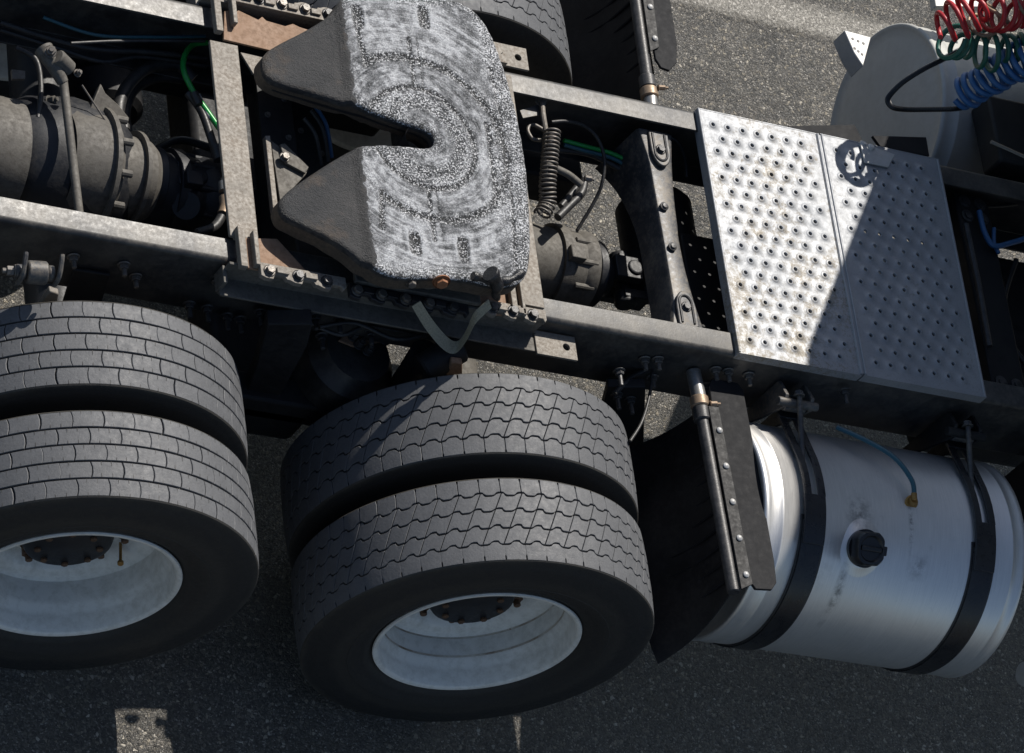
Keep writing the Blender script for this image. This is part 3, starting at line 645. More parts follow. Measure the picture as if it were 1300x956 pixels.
hose([(284,232),(285,243)],.87,.017,TUBE,'hose_fitting',3,8); hose([(285,250),(286,262),(283,272)],.865,.0165,BRONZE,'hose_sleeve',4)
hose([(150,160),(152,130),(165,105),(190,85),(225,82),(246,100)],.78,.019,RUBBER)
hose([(158,165),(160,135),(172,112),(200,98),(230,100)],.72,.016,RUBBER)
hose([(55,22),(120,44),(190,47),(260,46)],.90,.005,TEAL,'air_line')
hose([(90,55),(160,52),(260,52)],.92,.005,RUBBER,'air_line')
hose([(0,28),(60,48),(120,62),(190,66),(262,74)],.82,.009,RUBBER)
hose([(0,38),(70,60),(130,78),(180,72),(262,84)],.80,.007,RUBBER)
hose([(150,185),(185,195),(225,178),(262,186),(300,200)],.62,.012,RUBBER)
hose([(120,120),(160,150),(170,200),(200,215)],.70,.009,RUBBER)
hose([(20,60),(45,75),(52,110),(48,150)],.84,.008,RUBBER)
hose([(640,395),(670,410),(700,430)],.80,.008,RUBBER)
hose([(405,415),(450,410),(500,430),(540,425)],.86,.007,RUBBER,'air_line')
hose([(375,400),(430,425),(470,415),(560,432)],.84,.006,RUBBER,'air_line')
hose([(1205,300),(1215,340),(1235,400),(1240,470)],.80,.008,RUBBER,'air_line')
hose([(1290,330),(1275,380),(1282,430),(1300,460)],.85,.009,RUBBER)
hose([(1210,250),(1250,262),(1300,258)],.88,.007,RUBBER,'air_line')
# pieces lit behind the hoses
b=B(); b.prism([W(130,113,z=.3),W(150,112,z=.3),W(158,95,z=.3)],(0,0,-.01)); b.obj('bracket_plate',CAST,truck)
b=B(); b.cyl((-1.02,.38,.45),(-1.02,.72,.45),.12,28); b.obj('brake_chamber',CHASSIS,truck)
b=B(); b.cyl((-1.05,-.36,.42),(-1.05,-.7,.42),.11,28); b.obj('brake_chamber',CHASSIS,truck)
b=B(); b.cyl((.22,-.36,.42),(.22,-.6,.42),.09,28); b.obj('brake_chamber',CHASSIS,truck)

# coil (curly) line between plate and differential
def helix(path,rad,wire,turns,mat,name,parent=truck,seg=8,ppt=18,taper=None,label=None):
    sp=smooth_path(path,30); L=[0]
    for i in range(1,len(sp)): L.append(L[-1]+(sp[i]-sp[i-1]).length)
    n=int(turns*ppt); pts=[]; u=None
    for k in range(n+1):
        t=k/n; d=t*L[-1]; i=min(max(np.searchsorted(L,d)-1,0),len(sp)-2); f=(d-L[i])/(L[i+1]-L[i]+1e-9); p=sp[i].lerp(sp[i+1],f)
        T=(sp[i+1]-sp[i]).normalized()
        u=T.orthogonal().normalized() if u is None else (u-T*u.dot(T)).normalized()
        w_=T.cross(u); a=2*PI*turns*t; r=rad*(taper(t) if taper else 1)
        pts.append(p+(u*math.cos(a)+w_*math.sin(a))*r)
    b=B(); b.tube(pts,wire,seg); return b.obj(name,mat,parent,angle=80,label=label)
cl=helix([W(701,165,z=.97),W(698,200,z=.955),W(695,235,z=.93),W(695,258,z=.91),W(688,272,z=.90)],.0235,.0036,21,BOLT,'coiled_air_line',label='grey coiled line beside the greased plate')
b=B(); b.tube(smooth_path([W(688,128,z=.97),W(690,148,z=.975),W(693,166,z=.97)],6),.008,10); b.hexbolt(W(686,128,z=.96),(0,0,1),.016,.012); b.obj('hose_fitting',MOUNT,truck)
b=B(); b.prism([W(660,140,z=.96),W(684,132,z=.96),W(686,146,z=.96),W(664,150,z=.96)],(0,0,-.006)); b.obj('hose_bracket',CROSS,truck,bevel=.001)
hose([(692,166),(676,158),(670,165),(676,176),(686,178)],.93,.006,BOLT,'air_line')
hose([(700,155),(720,154),(742,160),(758,175),(767,200),(765,230),(755,255),(733,292)],.90,.0055,RUBBER,'air_line',zs=[.95,.95,.93,.9,.87,.84,.80,.74])
hose([(716,178),(745,186),(775,194),(795,203)],.85,.0065,LINE,'air_line',label='green air line running under the cross member')
hose([(716,184),(745,192),(775,200),(795,210)],.84,.0065,TEAL,'air_line')
hose([(708,190),(750,196),(790,216)],.82,.010,RUBBER)
hose([(706,214),(722,222),(738,235)],.90,.011,CAST,'pipe')
hose([(690,205),(700,210),(712,216)],.9,.006,CAST,'pipe')
hose([(742,228),(738,245),(722,262),(708,276)],.85,.013,RUBBER)
hose([(735,234),(722,250),(712,262)],.85,.010,RUBBER)
hose([(848,172),(862,182),(870,205),(872,225)],.88,.006,RUBBER,'air_line')
b=B(); b.hexbolt(W(742,226,z=.9),(1,-.2,.3),.009,.02,True,.008); b.obj('bolt',BOLT,truck)
# brake booster casting behind the curly line
b=B(); b.lathe([(0,0),(.0,.09),(.03,.10),(.08,.10),(.10,.05),(.1,0)],(.10,.52,.62),(1,0,0),28); b.obj('brake_chamber',CHASSIS,truck)
for y in (.25,):
    b=B(); b.box((.32,.36,.62),(.30,.10,.14)); b.obj('suspension_bracket',CHASSIS,truck,bevel=.01)

# ---- suspension under the near rail
def web_bolt(p,stud=.016,r=.013,parent=near,mat=None): 
    b=B(); b.cyl(p,p+Vector((0,-.005,0)),r*1.45,16); b.hexbolt(p+Vector((0,-.005,0)),(0,-1,0),r,.012,False,stud); return b.obj('bolt',mat or BOLT,parent)
for u,v_ in ((93,325),(157,335),(172,350),(277,357),(818,455),(835,455),(828,478),(908,468),(924,470),(897,488),(950,475)):
    web_bolt(W(u,v_,y=-.428),stud=.022)
for u,v_ in ((240,385),(263,390),(288,400),(305,404),(330,395),(400,400),(430,405),(408,425),(470,420),(780,492),(798,498),(1005,505),(1072,495)):
    p=W(u,v_,y=-.445); web_bolt(p,stud=.03,mat=DBOLT)
def plate_y(px,y,th,mat,name,bev=.004,label=None):
    b=B(); b.prism([W(u,v,y=y) for u,v in px],(0,-th,0)); return b.obj(name,mat,truck,bevel=bev,label=label)
plate_y([(338,392),(395,392),(388,420),(356,480),(322,528),(300,505),(322,450)],-.50,.05,CHASSIS,'spring_hanger')
plate_y([(92,338),(140,345),(128,382),(78,384)],-.432,.012,CHASSIS,'hanger_plate')
plate_y([(62,362),(74,366),(70,390),(44,388)],-.56,.02,MOUNT,'spring_bracket')
plate_y([(572,452),(586,454),(586,478),(560,478)],-.55,.02,GUSSET,'spring_bracket',label='tan bracket above the front inner tyre')
# bush link with eye and bolt
p0=W(12,344,y=-.58); p1=W(74,348,y=-.58); ax=(p1-p0).normalized()
b=B(); b.cyl(p0+ax*.045,p1-ax*.03,.032,24); b.cyl(p0+ax*.015,p0+ax*.045,.02,20); b.cyl(p1-ax*.03,p1-ax*.012,.022,20); bl=b.obj('bush_link',CROSS,truck,bevel=.002)
b=B(); b.hexbolt(p0+ax*.015,-ax,.014,.02,True,.012); b.obj('bolt',BOLT,bl)
for c_ in (p0+ax*.026,p1-ax*.008):
    b=B(); tr=[c_+Vector((0,.03,.05)),c_+Vector((0,.015,.045)),c_+Vector((0,-.022,.02)),c_+Vector((0,-.028,-.015))]; b.tube(smooth_path(tr,5),.007,8); b.obj('shackle',CROSS,bl)
# air spring and dark lower beams
b=B(); c_=W(455,445,z=.72); b.lathe([(-.24,.09),(-.2,.12),(-.16,.135),(-.12,.13),(-.09,.138),(-.05,.135),(-.02,.11),(0,.10),(.004,.06),(.004,0)],c_,(0,0,1),36); asp=b.obj('air_spring',RUBBER,truck,label='round black air spring under the near rail')
b=B(); b.prism([W(430,432,z=.735),(W(445,418,z=.735)),W(500,418,z=.735),W(494,432,z=.735),W(450,440,z=.735)],(0,0,-.008)); b.obj('spring_top_plate',GUSSET,asp,bevel=.002)
for u,v_ in ((448,428),(466,446),(488,432),(455,438)):
    b=B(); b.hexbolt(W(u,v_,z=.735),(0,0,1),.013,.02,True,.01); b.obj('bolt',DBOLT,asp)
b=B(); b.tube([W(540,448,y=-.5),W(470,560,y=-.5)],.045,16); b.obj('torque_rod',CHASSIS,truck)
b=B(); b.cyl(W(535,470,y=-.56),W(585,440,y=-.5),.045,20); b.obj('torque_rod_eye',CHASSIS,truck)
for x in (-.62,):  # unseen springs and beams, added to block light under the frame
    b=B(); b.box((x,-.53,.52),(1.0,.09,.10)); b.obj('leaf_spring',CHASSIS,truck,bevel=.01)
    b=B(); b.box((x,.53,.52),(1.0,.09,.10)); b.obj('leaf_spring',CHASSIS,truck,bevel=.01)
    b=B(); b.box((x,0,.80),(.12,.84,.20)); b.obj('bogie_cross_member',CHASSIS,truck,bevel=.01)
b=B(); b.box((-.62,0,.45),(.30,1.15,.16)); b.obj('bogie_saddle',CHASSIS,truck,bevel=.02)
for px in (((828,470),(825,500),(815,535),(800,560)),((960,450),(955,478))):
    hose(px,.85,.005,RUBBER,'air_line')
hose([(780,500),(800,480),(820,470)],.84,.008,RUBBER)
plate_y([(770,480),(818,480),(815,560),(795,600),(760,520)],-.47,.03,CHASSIS,'hanger_plate')
for u,v_ in ((783,500),(800,506),(786,470)):
    web_bolt(W(u,v_,y=-.50),stud=.035,mat=DBOLT)

# ---- wheels
RT=.511; ZC=.495; HWT=.127
def tread(kind):
    b=B(); C=2*PI*RT
    def P(s_,v,r): a=s_/RT; return (r*math.sin(a),v,r*math.cos(a))
    crown=lambda v:.0045*(abs(v)/HWT)**2.5
    def block(fL,fR,vB,vT,n,m,s0,ch=.0012,depth=.013,jit=0):
        A=[0,0]+[max(.018,min(.982,k/n)) if k in(0,n) else k/n for k in range(n+1)]+[1,1]; Bv=[0,0]+[max(.025,min(.975,k/m)) if k in(0,m) else k/m for k in range(m+1)]+[1,1]
        vs=[];fs=[];na=len(A);nb=len(Bv)
        for i,a in enumerate(A):
            for j,c in enumerate(Bv):
                vbot=vB(s0+a); vtop=vT(s0+a); v=vbot+(vtop-vbot)*c; s_=fL(v)+(fR(v)-fL(v))*a
                ed=i in(1,na-2) or j in(1,nb-2); lo=i in(0,na-1) or j in(0,nb-1)
                r=RT-crown(v)-(depth if lo else (ch if ed else 0))+jit; vs.append(P(s_,v,r))
        for i in range(na-1):
            for j in range(nb-1): fs.append((i*nb+j,(i+1)*nb+j,(i+1)*nb+j+1,i*nb+j+1))
        b.add(vs,fs)
    NICK=[]
    if kind=='block':
        Nb=38; pitch=C/Nb; rows=5; wv=2*HWT/rows; g=.0050
        for r in range(rows):
            v0=-HWT+r*wv+(g/2 if r else 0); v1=-HWT+(r+1)*wv-(g/2 if r<rows-1 else 0); off=(r%2)*.5
            for k in range(Nb):
                s0=(k+off+random.uniform(-.02,.02))*pitch; bow=lambda v,v0=v0,v1=v1:.0045*(1-((v-(v0+v1)/2)/((v1-v0)/2))**2)
                for hf in range(1):
                    for nk in (1/3,2/3):
                        for vv,dv in ((v0,1),(v1,-1)):
                            if random.random()<.8:
                                sc0=s0+pitch*nk+random.uniform(-.001,.001); vv2=vv+dv*random.uniform(.009,.014); r_=RT-crown(vv)+.0004; r2=RT-crown(vv2)+.0004
                                NICK.append((P(sc0-.0007,vv,r_),P(sc0+.0007,vv,r_),P(sc0+.0004,vv2,r2),P(sc0-.0004,vv2,r2)))
                    block(lambda v:s0+.0012+bow(v),lambda v:s0+pitch-.0012+bow(v),lambda a,v0=v0:v0,lambda a,v1=v1:v1,6,3,0,depth=.010,jit=random.uniform(-.0012,.0004))
    else:
        Nb=54; pitch=C/Nb; g=.0050
        def zg(a): 
            a=a%1.0
            if a<.42: return 0
            if a<.58: return (a-.42)/.16
            if a<.84: return 1
            return 1-(a-.84)/.16
        bounds=[-HWT,-.076,-.026,.026,.076,HWT]; amp=.010; sl=.45
        for r in range(5):
            b0,b1=bounds[r],bounds[r+1]; ph=[0,.15,.35,.55,.75,0][r]; ph1=[0,.15,.35,.55,.75,0][r+1]
            fB=(lambda a:b0) if r==0 else (lambda a,b0=b0,ph=ph:b0-amp/2+amp*zg(a+ph)+g/2)
            fT=(lambda a:b1) if r==4 else (lambda a,b1=b1,ph1=ph1:b1-amp/2+amp*zg(a+ph1)-g/2)
            gap=.0012 if r in(1,2,3) else (.0013 if r==4 else .0002)
            for k in range(Nb):
                s0=k*pitch
                slant=(lambda v:sl*v) if r in (1,2,3) else (lambda v,b=(b0,b1)[r==4 and 0 or (r==0)]:sl*(b1 if r==0 else b0))
                gp=(lambda v:(.0022 if v<-HWT+.013 else .0002)) if r==0 else ((lambda v:gap) if r<4 else (lambda v:.0022 if v>HWT-.010 else (.0016 if v<b0+.012 else .0009)))
                block(lambda v:s0+gp(v)+slant(v),lambda v:s0+pitch-gp(v)+slant(v),fB,fT,10,(3 if r in (1,2,3) else 8),0,depth=.010,jit=random.uniform(-.0005,.0004),ch=.0011 if r in(1,2,3) else (.0009 if r==4 else .0001))
        # dash sipes on the outer shoulder are modelled as tiny raised/cut lips
        for k in range(Nb):
            s0=(k+.5)*pitch
            for vv in (-.118,):
                pts=[P(s0-.0016,vv-.009,RT-.0042),P(s0+.0016,vv-.009,RT-.0042),P(s0+.0016,vv+.009,RT-.0015),P(s0-.0016,vv+.009,RT-.0015)]
    b.cur=1
    for q in NICK: b.add(q,[(0,1,2,3)])
    b.cur=0
    return b
def tyre(kind):
    random.seed(5 if kind=='block' else 6)
    b=tread(kind); b.cur=1
    # carcass: tread base, rounded shoulders, bulged sidewalls, bead
    half=[(HWT-.0006,RT-.0046),(HWT+.0035,RT-.0075),(HWT+.006,RT-.014),(HWT+.0075,RT-.030),(HWT+.0095,RT-.034),(HWT+.013,RT-.055),(HWT+.018,RT-.085),(HWT+.0205,RT-.115),(HWT+.020,RT-.135),(HWT+.021,RT-.137),(HWT+.0205,RT-.143),(HWT+.014,RT-.168),(HWT+.010,RT-.176),(HWT+.0095,RT-.180),(HWT+.002,RT-.195),(HWT-.006,RT-.204),(HWT-.012,RT-.214),(HWT-.03,RT-.222)]
    base=[(-HWT+.0006,RT-.0102),(0,RT-.0095),(HWT-.0006,RT-.0102)]
    prof=[(-a,r) for a,r in reversed(half)]+base+half
    b.lathe(prof,(0,0,0),(0,1,0),128)
    o=b.obj('tyre',[TREAD,SIDE],None,angle=24); return o
def wheel(kind,inner=False):
    b=B(); o0=-.127   # outer flange position (towards -y)
    d=[(o0+.001,.2865),(o0-.001,.294),(o0-.001,.2985),(o0+.003,.3005),(o0+.007,.2995),(o0+.012,.293),(o0+.016,.285)]
    d2=[(o0+.001,.2865),(o0+.006,.2825),(o0+.05,.279),(o0+.062,.2755),(o0+.078,.266),(o0+.09,.2625),(o0+.150,.2615),(o0+.165,.265),(o0+.18,.272),(o0+.215,.2745),(o0+.245,.277),(o0+.252,.292),(o0+.256,.292),(o0+.256,.285),(o0+.10,.275)]
    b.lathe(d,(0,0,0),(0,1,0),96); b.lathe(d2,(0,0,0),(0,1,0),96)
    # disc, dished away from the outer face
    dd=[(o0+.150,.262),(o0+.156,.254),(o0+.158,.236),(o0+.170,.215),(o0+.195,.203),(o0+.204,.195),(o0+.206,.14),(o0+.216,.14),(o0+.216,.20),(o0+.18,.225),(o0+.165,.25),(o0+.16,.262)]
    b.lathe(dd,(0,0,0),(0,1,0),72)
    w_=b.obj('wheel',RIM,None,angle=40)
    t=bpy.data.objects.new('tyre',TY[kind].data); sc.collection.objects.link(t); t.parent=w_
    if not inner and kind=='zig':
        q=B(); q.lathe([(o0+.145,.2612),(o0+.152,.2606),(o0+.157,.2545),(o0+.160,.2525)],(0,0,0),(0,1,0),72); q.lathe([(o0+.086,.2632),(o0+.092,.2618)],(0,0,0),(0,1,0),72); q.obj('rust_seam',RSEAM,w_)
    if not inner:
        h=B(); h.lathe([(o0+.25,.146),(o0+.200,.146),(o0+.196,.14),(o0+.193,.132),(o0+.14,.125),(o0+.125,.118),(o0+.115,.10),(o0+.115,0)],(0,0,0),(0,1,0),40); hb=h.obj('hub',DARKCAST,w_)
        for k in range(8):
            a=2*PI*(k+.5)/8; q=B(); q.hexbolt((.085*math.cos(a),o0+.115,.085*math.sin(a)),(0,-1,0),.010,.008,False); q.obj('bolt',NUT,hb)
        for k in range(10):
            a=2*PI*(k+.25)/10; q=B(); p=Vector((.1675*math.cos(a),o0+.205,.1675*math.sin(a))); q.cyl(p,p+Vector((0,-.006,0)),.022,16); q.hexbolt(p+Vector((0,-.006,0)),(0,-1,0),.019,.028,False,.018); q.obj('wheel_nut',NUT,w_)
    return w_
RSEAM=worn('rust_seam',(.20,.13,.07),(.78,.76,.70),(.5,.7),0,9,(.45,.38,.28),.6,.40,.2)
NUT=worn('rusty_wheel_nut',(.07,.04,.025),(.20,.11,.06),(.5,.8),.2,50,(.04,.025,.018),.5,0,.4)
TY={}
for k in('block','zig'):
    t=tyre(k); TY[k]=t
protos={}
for k in('block','zig'):
    for inn in(False,True): protos[(k,inn)]=wheel(k,inn)
for t in TY.values(): bpy.data.objects.remove(t)
usedp=set()
def place(kind,inner,x,y,face,spin,label=None):
    key=(kind,inner); w_=protos[key]
    if key in usedp: w_=copy_tree(w_,truck)
    else: usedp.add(key); w_.parent=truck
    w_.location=(x,y,ZC)
    w_.rotation_euler=(0,spin,0) if face<0 else (0,spin,PI)
    if label: w_['label']=label
    return w_
place('zig',False,0,-1.09,-1,.3,'front outer twin wheel with worn zigzag tread')
place('zig',True,0,-.753,1,.9,'front inner twin wheel with zigzag tread')
place('block',False,-1.261,-1.09,-1,.1,'rear outer twin wheel with brick pattern tread')
place('block',True,-1.261,-.753,1,.45,'rear inner twin wheel with brick pattern tread')
place('zig',False,0,1.09,1,1.3,'far side outer wheel'); place('zig',True,0,.753,-1,2.,'far side inner wheel beyond the frame rail')
place('block',False,-1.261,1.09,1,1.3); place('block',True,-1.261,.753,-1,2.)
# valve extension on the rear wheel
b=B(); p=Vector((-1.261+.10,-1.09-.127+.19,ZC-.215)); p=W(153,682,y=-1.0); q=W(153,713,y=-1.09); b.tube([p,p.lerp(q,.7),q],.0045,8); b.cyl(q,q+(q-p).normalized()*.01,.009,10); b.obj('valve_stem',BRASS,truck)

# ---- mudflap supports
def flap(s):
    # s=-1 near side, +1 far side
    y0,y1=(-.43,-1.16) if s<0 else (.44,1.16)
    x0=.620; z0=.885
    b=B(); b.cyl((x0-.005,y0,z0),(x0+.004,y0+s*.12,z0),.022,24); tb=b.obj('flap_tube',TUBE,truck,label='bare steel stub tube carrying the near mudflap' if s<0 else None)
    b=B(); b.cyl((x0,y0+s*.09,z0),(x0,y0+s*.125,z0),.028,24); b.obj('clamp_band',BRONZE,tb)
    b=B(); b.hexbolt((x0+.02,y0+s*.12,z0+.022),(1,0,.3),.008,.02,True,.01); b.obj('bolt',BRONZE,tb)
    b=B(); b.cyl((x0,y0+s*.125,z0),(x0+.012,y1,z0),.019,20); b.cyl((x0,y0+s*.125,z0),(x0,y0+s*.17,z0),.026,20); arm=b.obj('flap_arm',DBOLT,truck)
    # flat strip with rivets
    b=B(); b.prism([(x0+.012,y0+s*(.13 if s<0 else .25),z0+.026),(x0+.045,y0+s*(.13 if s<0 else .27),z0+.03),(x0+.062,y1-s*.02,z0+.03),(x0+.022,y1+s*.0,z0+.026)],(0,0,-.006)); st=b.obj('rivet_strip',CHASSIS,truck,bevel=.001)
    for k in range(5):
        y=y0+s*((.21 if s<0 else .30)+k*.118); q=B(); q.lathe([(0,.010),(.003,.0095),(.006,.006),(.0075,0)],(x0+.034+.012*k/5,y,z0+.029),(0,0,1),14); q.obj('rivet',STEP,st)
    # guard sheet: nearly level, rounded corners
    pts=[(x0+.03,y0+s*.055),(x0+.045,y0+s*.03),(x0+.13,y0+s*.03),(x0+.148,y0+s*.05),(x0+.152,y0+s*.30),(x0+.155,y0+s*.62),(x0+.15,y0+s*.69),(x0+.13,y0+s*.715),(x0+.075,y0+s*.72),(x0+.055,y0+s*.69),(x0+.05,y0+s*.665),(x0+.02,y0+s*.66)]
    if s>0: pts=[(x0+.03,.67),(x0+.045,.64),(x0+.075,.635),(x0+.105,.67),(x0+.118,.74),(x0+.125,1.35),(x0+.03,1.35)]
    b=B(); b.prism([(x,y,z0+.021+(x-x0)*.02) for x,y in pts],(0,0,-.010)); b.obj('guard_sheet',FLAP,truck,bevel=.002,seg=2)
    # hanging ribbed flap
    b=B(); n=14; m_=10; vs=[];fs=[]
    for side in(0,1):
        for i in range(n+1):
            for j in range(m_+1):
                t=j/m_; y=y0+s*(.10+(.59+.11*t)*i/n); x=x0+.035-.03*t-.085*t*t*t+.010*math.sin(i*.9)*t+.03*t*(i/n)**3; z=z0-.01-.33*t; vs.append((x+(.004 if side else 0),y,z))
    K=(n+1)*(m_+1)
    for i in range(n):
        for j in range(m_):
            a=i*(m_+1)+j; fs.append((a,a+1,a+m_+2,a+m_+1)); fs.append((K+a,K+a+m_+1,K+a+m_+2,K+a+1))
    for i in range(n):
        for j in (0,m_):
            a=i*(m_+1)+j; fs.append((a,a+m_+1,K+a+m_+1,K+a))
    for j in range(m_):
        for i in (0,n):
            a=i*(m_+1)+j; fs.append((a,a+1,K+a+1,K+a))
    b.add(vs,fs); fl=b.obj('mudflap',FLAPD,truck,smooth=True,label='hanging black mudflap beside the fuel tank' if s<0 else 'far side black mudflap')
    for i in range(8):
        y=y0+s*(.27+.056*i); q=B(); q.tube([(x0+.030,y,z0-.05),(x0+.020,y,z0-.18),(x0-.022,y,z0-.30)],.005,6); q.obj('rib',FLAP,fl)
flap(-1); flap(1)

# ---- near fuel tank
TY0,TZ0,TR=-.782,.60,.331; TX0,TX1=.775,1.70
def tank(x0,x1,y,z,r,mat,label,name='fuel_tank'):
    b=B(); b.lathe([(-.012,0),(-.010,r*.6),(-.004,r-.05),(.0,r-.022),(-.004,r-.012),(-.008,r-.004),(-.004,r+.003),(.004,r+.004),(.012,r+.002),(.018,r),(.052,r),(.055,r+.0025),(.060,r+.0025),(.063,r),(x1-x0-.05,r),(x1-x0-.047,r+.002),(x1-x0-.043,r+.002),(x1-x0-.04,r),(x1-x0-.02,r),(x1-x0-.012,r+.003),(x1-x0+.0,r+.004),(x1-x0+.006,r-.004),(x1-x0+.004,r-.012),(x1-x0,r-.03),(x1-x0+.01,r*.6),(x1-x0+.012,0)],(x0,y,z),(1,0,0),128)
    return b.obj(name,mat,truck,angle=60,label=label)
tk=tank(TX0,TX1,TY0,TZ0,TR,ALU,'brushed aluminium fuel tank with two black straps')
def tanksurf(x,a,r=TR): return Vector((x,TY0-r*math.sin(a),TZ0+r*math.cos(a)))   # a: 0 = top, + towards the kerb
def band(x,a0,a1,wd,r0,r1,mat,name,n=48,parent=tk):
    b=B(); vs=[];fs=[]
    for i in range(n+1):
        a=a0+(a1-a0)*i/n
        for xx,rr in ((x-wd/2,r0),(x-wd/2,r1),(x+wd/2,r1),(x+wd/2,r0)): vs.append(tanksurf(xx,a,rr))
    for i in range(n):
        for k in range(4): j=(k+1)%4; fs.append((i*4+k,i*4+j,(i+1)*4+j,(i+1)*4+k))
    fs+= [(0,1,2,3),(n*4+3,n*4+2,n*4+1,n*4)]
    b.add(vs,fs); return b.obj(name,mat,parent,bevel=.0015,angle=30)
for k,x in enumerate((.935,1.545)):
    band(x,.35,3.3,.075,TR+.001,TR+.008,STRAP,'tank_strap'); 
    band(x-.001,.12,.55,.073,TR+.010,TR+.018,STRAP,'strap_end')
    pth=[tanksurf(x,a_,TR+.015) for a_ in (.13,.05,-.05,-.15,-.25,-.36)]; e_=Vector((x,-.50,.872)); pth+=[pth[-1].lerp(e_,.5),e_]
    def strip(x0_,x1_,name,pp):
        b=B(); vs=[];fs=[]
        for i,p in enumerate(pp):
            T=(pp[min(i+1,len(pp)-1)]-pp[max(i-1,0)]).normalized(); nn_=Vector((0,-T.z,T.y)); nn_=nn_ if nn_.z>0 else -nn_
            for xx,k_ in ((x0_,-.004),(x1_,-.004),(x1_,.004),(x0_,.004)): q=p+nn_*k_; vs.append((xx,q.y,q.z))
        for i in range(len(pp)-1):
            for k_ in range(4): j=(k_+1)%4; fs.append((i*4+k_,i*4+j,(i+1)*4+j,(i+1)*4+k_))
        fs+=[(3,2,1,0),tuple((len(pp)-1)*4+k_ for k_ in range(4))]; b.add(vs,fs); return b.obj(name,STRAP,tk,bevel=.001)
    strip(x-.037,x-.013,'strap_end',pth); strip(x+.012,x+.036,'strap_end',pth)
    strip(x-.0375,x+.0365,'strap_end',[pth[-2].lerp(pth[-1],.5)+Vector((0,0,.003)),pth[-1]+Vector((0,0,.003))]); 
    band(x,.30,3.2,.088,TR-.001,TR+.004,RUBBER,'strap_liner')
    # slotted tongue and tightening bolt at the rail
    p=Vector((x,-.60,.935))
    b=B(); b.cyl(p+Vector((-.003,-.11,-.022)),p+Vector((-.003,.10,.02)),.0085,12); b.cyl(p+Vector((-.038,.085,-.02)),p+Vector((.036,.085,-.02)),.016,16); b.hexbolt(p+Vector((-.003,.10,.018)),(0,1,.1),.014,.014); b.obj('strap_bolt',CROSS,tk)
    b=B(); b.prism([(x-.05,-.44,.93),(x-.05,-.50,.955),(x-.05,-.53,.93),(x-.05,-.50,.80),(x-.05,-.44,.60)],(.012,0,0)); b.prism([(x+.04,-.44,.93),(x+.04,-.50,.955),(x+.04,-.53,.93),(x+.04,-.50,.80),(x+.04,-.44,.60)],(.012,0,0)); b.cyl((x-.07,-.515,.935),(x+.07,-.515,.935),.014,14); b.obj('tank_bracket',CROSS if k==0 else CHASSIS,truck,bevel=.003)
# filler neck and cap
ca=math.atan2(.165,.29); cx_=1.113; nrm=Vector((0,-math.sin(ca),math.cos(ca))); c0=tanksurf(cx_,ca,TR)
b=B(); vs=[];fs=[];n=40
for rr,dz in ((.088,-.0004),(.085,.0010),(.064,.0010),(.062,.003),(.05,.003)):
    for i in range(n):
        t=2*PI*i/n; ix=rr*math.cos(t)*(.82+.04*math.sin(3*t)); al_=rr*math.sin(t)*(1.0)/TR; vs.append(tanksurf(cx_+ix,ca+al_,TR+dz))
for k in range(4):
    for i in range(n): j=(i+1)%n; fs.append((k*n+i,k*n+j,(k+1)*n+j,(k+1)*n+i))
b.add(vs,fs); b.obj('filler_collar',ALU,tk,angle=60)
b=B(); n=72
def crown(t,r): return r*(1+.05*math.copysign(min(1,abs(math.cos(4*t))*2.2),math.cos(4*t)))
a,u,w_=frame(nrm); vs=[];fs=[]
prof=[(.003,.055,0),(.018,.057,0),(.018,.054,1),(.046,.053,1),(.053,.048,1),(.054,.040,.3),(.047,.034,0),(.046,0.0001,0)]
for d,r,k in prof:
    for i in range(n):
        t=2*PI*i/n; r2=r*(1-k)+crown(t,r)*k; vs.append(c0+a*d+(u*math.cos(t)+w_*math.sin(t))*r2)
for k in range(len(prof)-1):
    for i in range(n): j=(i+1)%n; fs.append((k*n+i,k*n+j,(k+1)*n+j,(k+1)*n+i))
b.add(vs,fs); fc=b.obj('filler_cap',CAPM,tk,angle=35)
b=B(); b.box(c0+a*.05,(.07,.014,.012),Matrix.Rotation(ca,3,'X')); b.obj('cap_grip',CAPM,fc,bevel=.003)
b=B(); b.box(c0+a*.035+Vector((.052,0,0)),(.018,.028,.02),Matrix.Rotation(ca,3,'X')); b.obj('cap_latch',CAPM,fc,bevel=.003)
# vent hose and brass elbow
vp=tanksurf(1.29,.02,TR)
b=B(); b.cyl(vp,vp+Vector((0,-.004,.006)),.024,20); b.hexbolt(vp+Vector((0,0,.004)),(0,0,1),.015,.014,False); b.cyl(vp+Vector((0,-.003,.018)),vp+Vector((0,.02,.024)),.009,12); b.obj('vent_fitting',BRASS,tk,bevel=.001)
b=B(); b.tube(smooth_path([vp+Vector((0,.01,.022)),vp+Vector((-.005,.06,.03)),vp+Vector((-.05,.13,.026)),vp+Vector((-.12,.19,.0)),vp+Vector((-.2,.24,-.03))],8),.0075,10); b.obj('vent_hose',TEAL,tk)

# ---- far side tank, step and cab-side gear
FTY,FTZ=.865,.60
tk2=tank(1.75,2.75,FTY,FTZ,.325,FARTANK,'pale painted tank end on the far side')
def step(px,z,th,hole=True):
    pts=[W(u,v,z=z) for u,v in px]; b=B(); b.prism(pts,(0,0,-th)); o=b.obj('step_plate',STEP,truck,bevel=.003)
    c_=sum(pts,Vector())/len(pts)
    for i in range(3):
        for j in range(2):
            p=pts[0].lerp(pts[1],.25+.25*i).lerp(pts[3].lerp(pts[2],.25+.25*i),.3+.4*j); q=B(); q.cyl(p-Vector((0,0,.004)),p+Vector((0,0,.0012)),.0055,10); q.obj('step_hole',CAPM,o)
step([(1072,38),(1106,47),(1096,84),(1084,66)],.93,.07)
step([(1184,-22),(1252,-14),(1250,9),(1188,8)],1.0,.03)
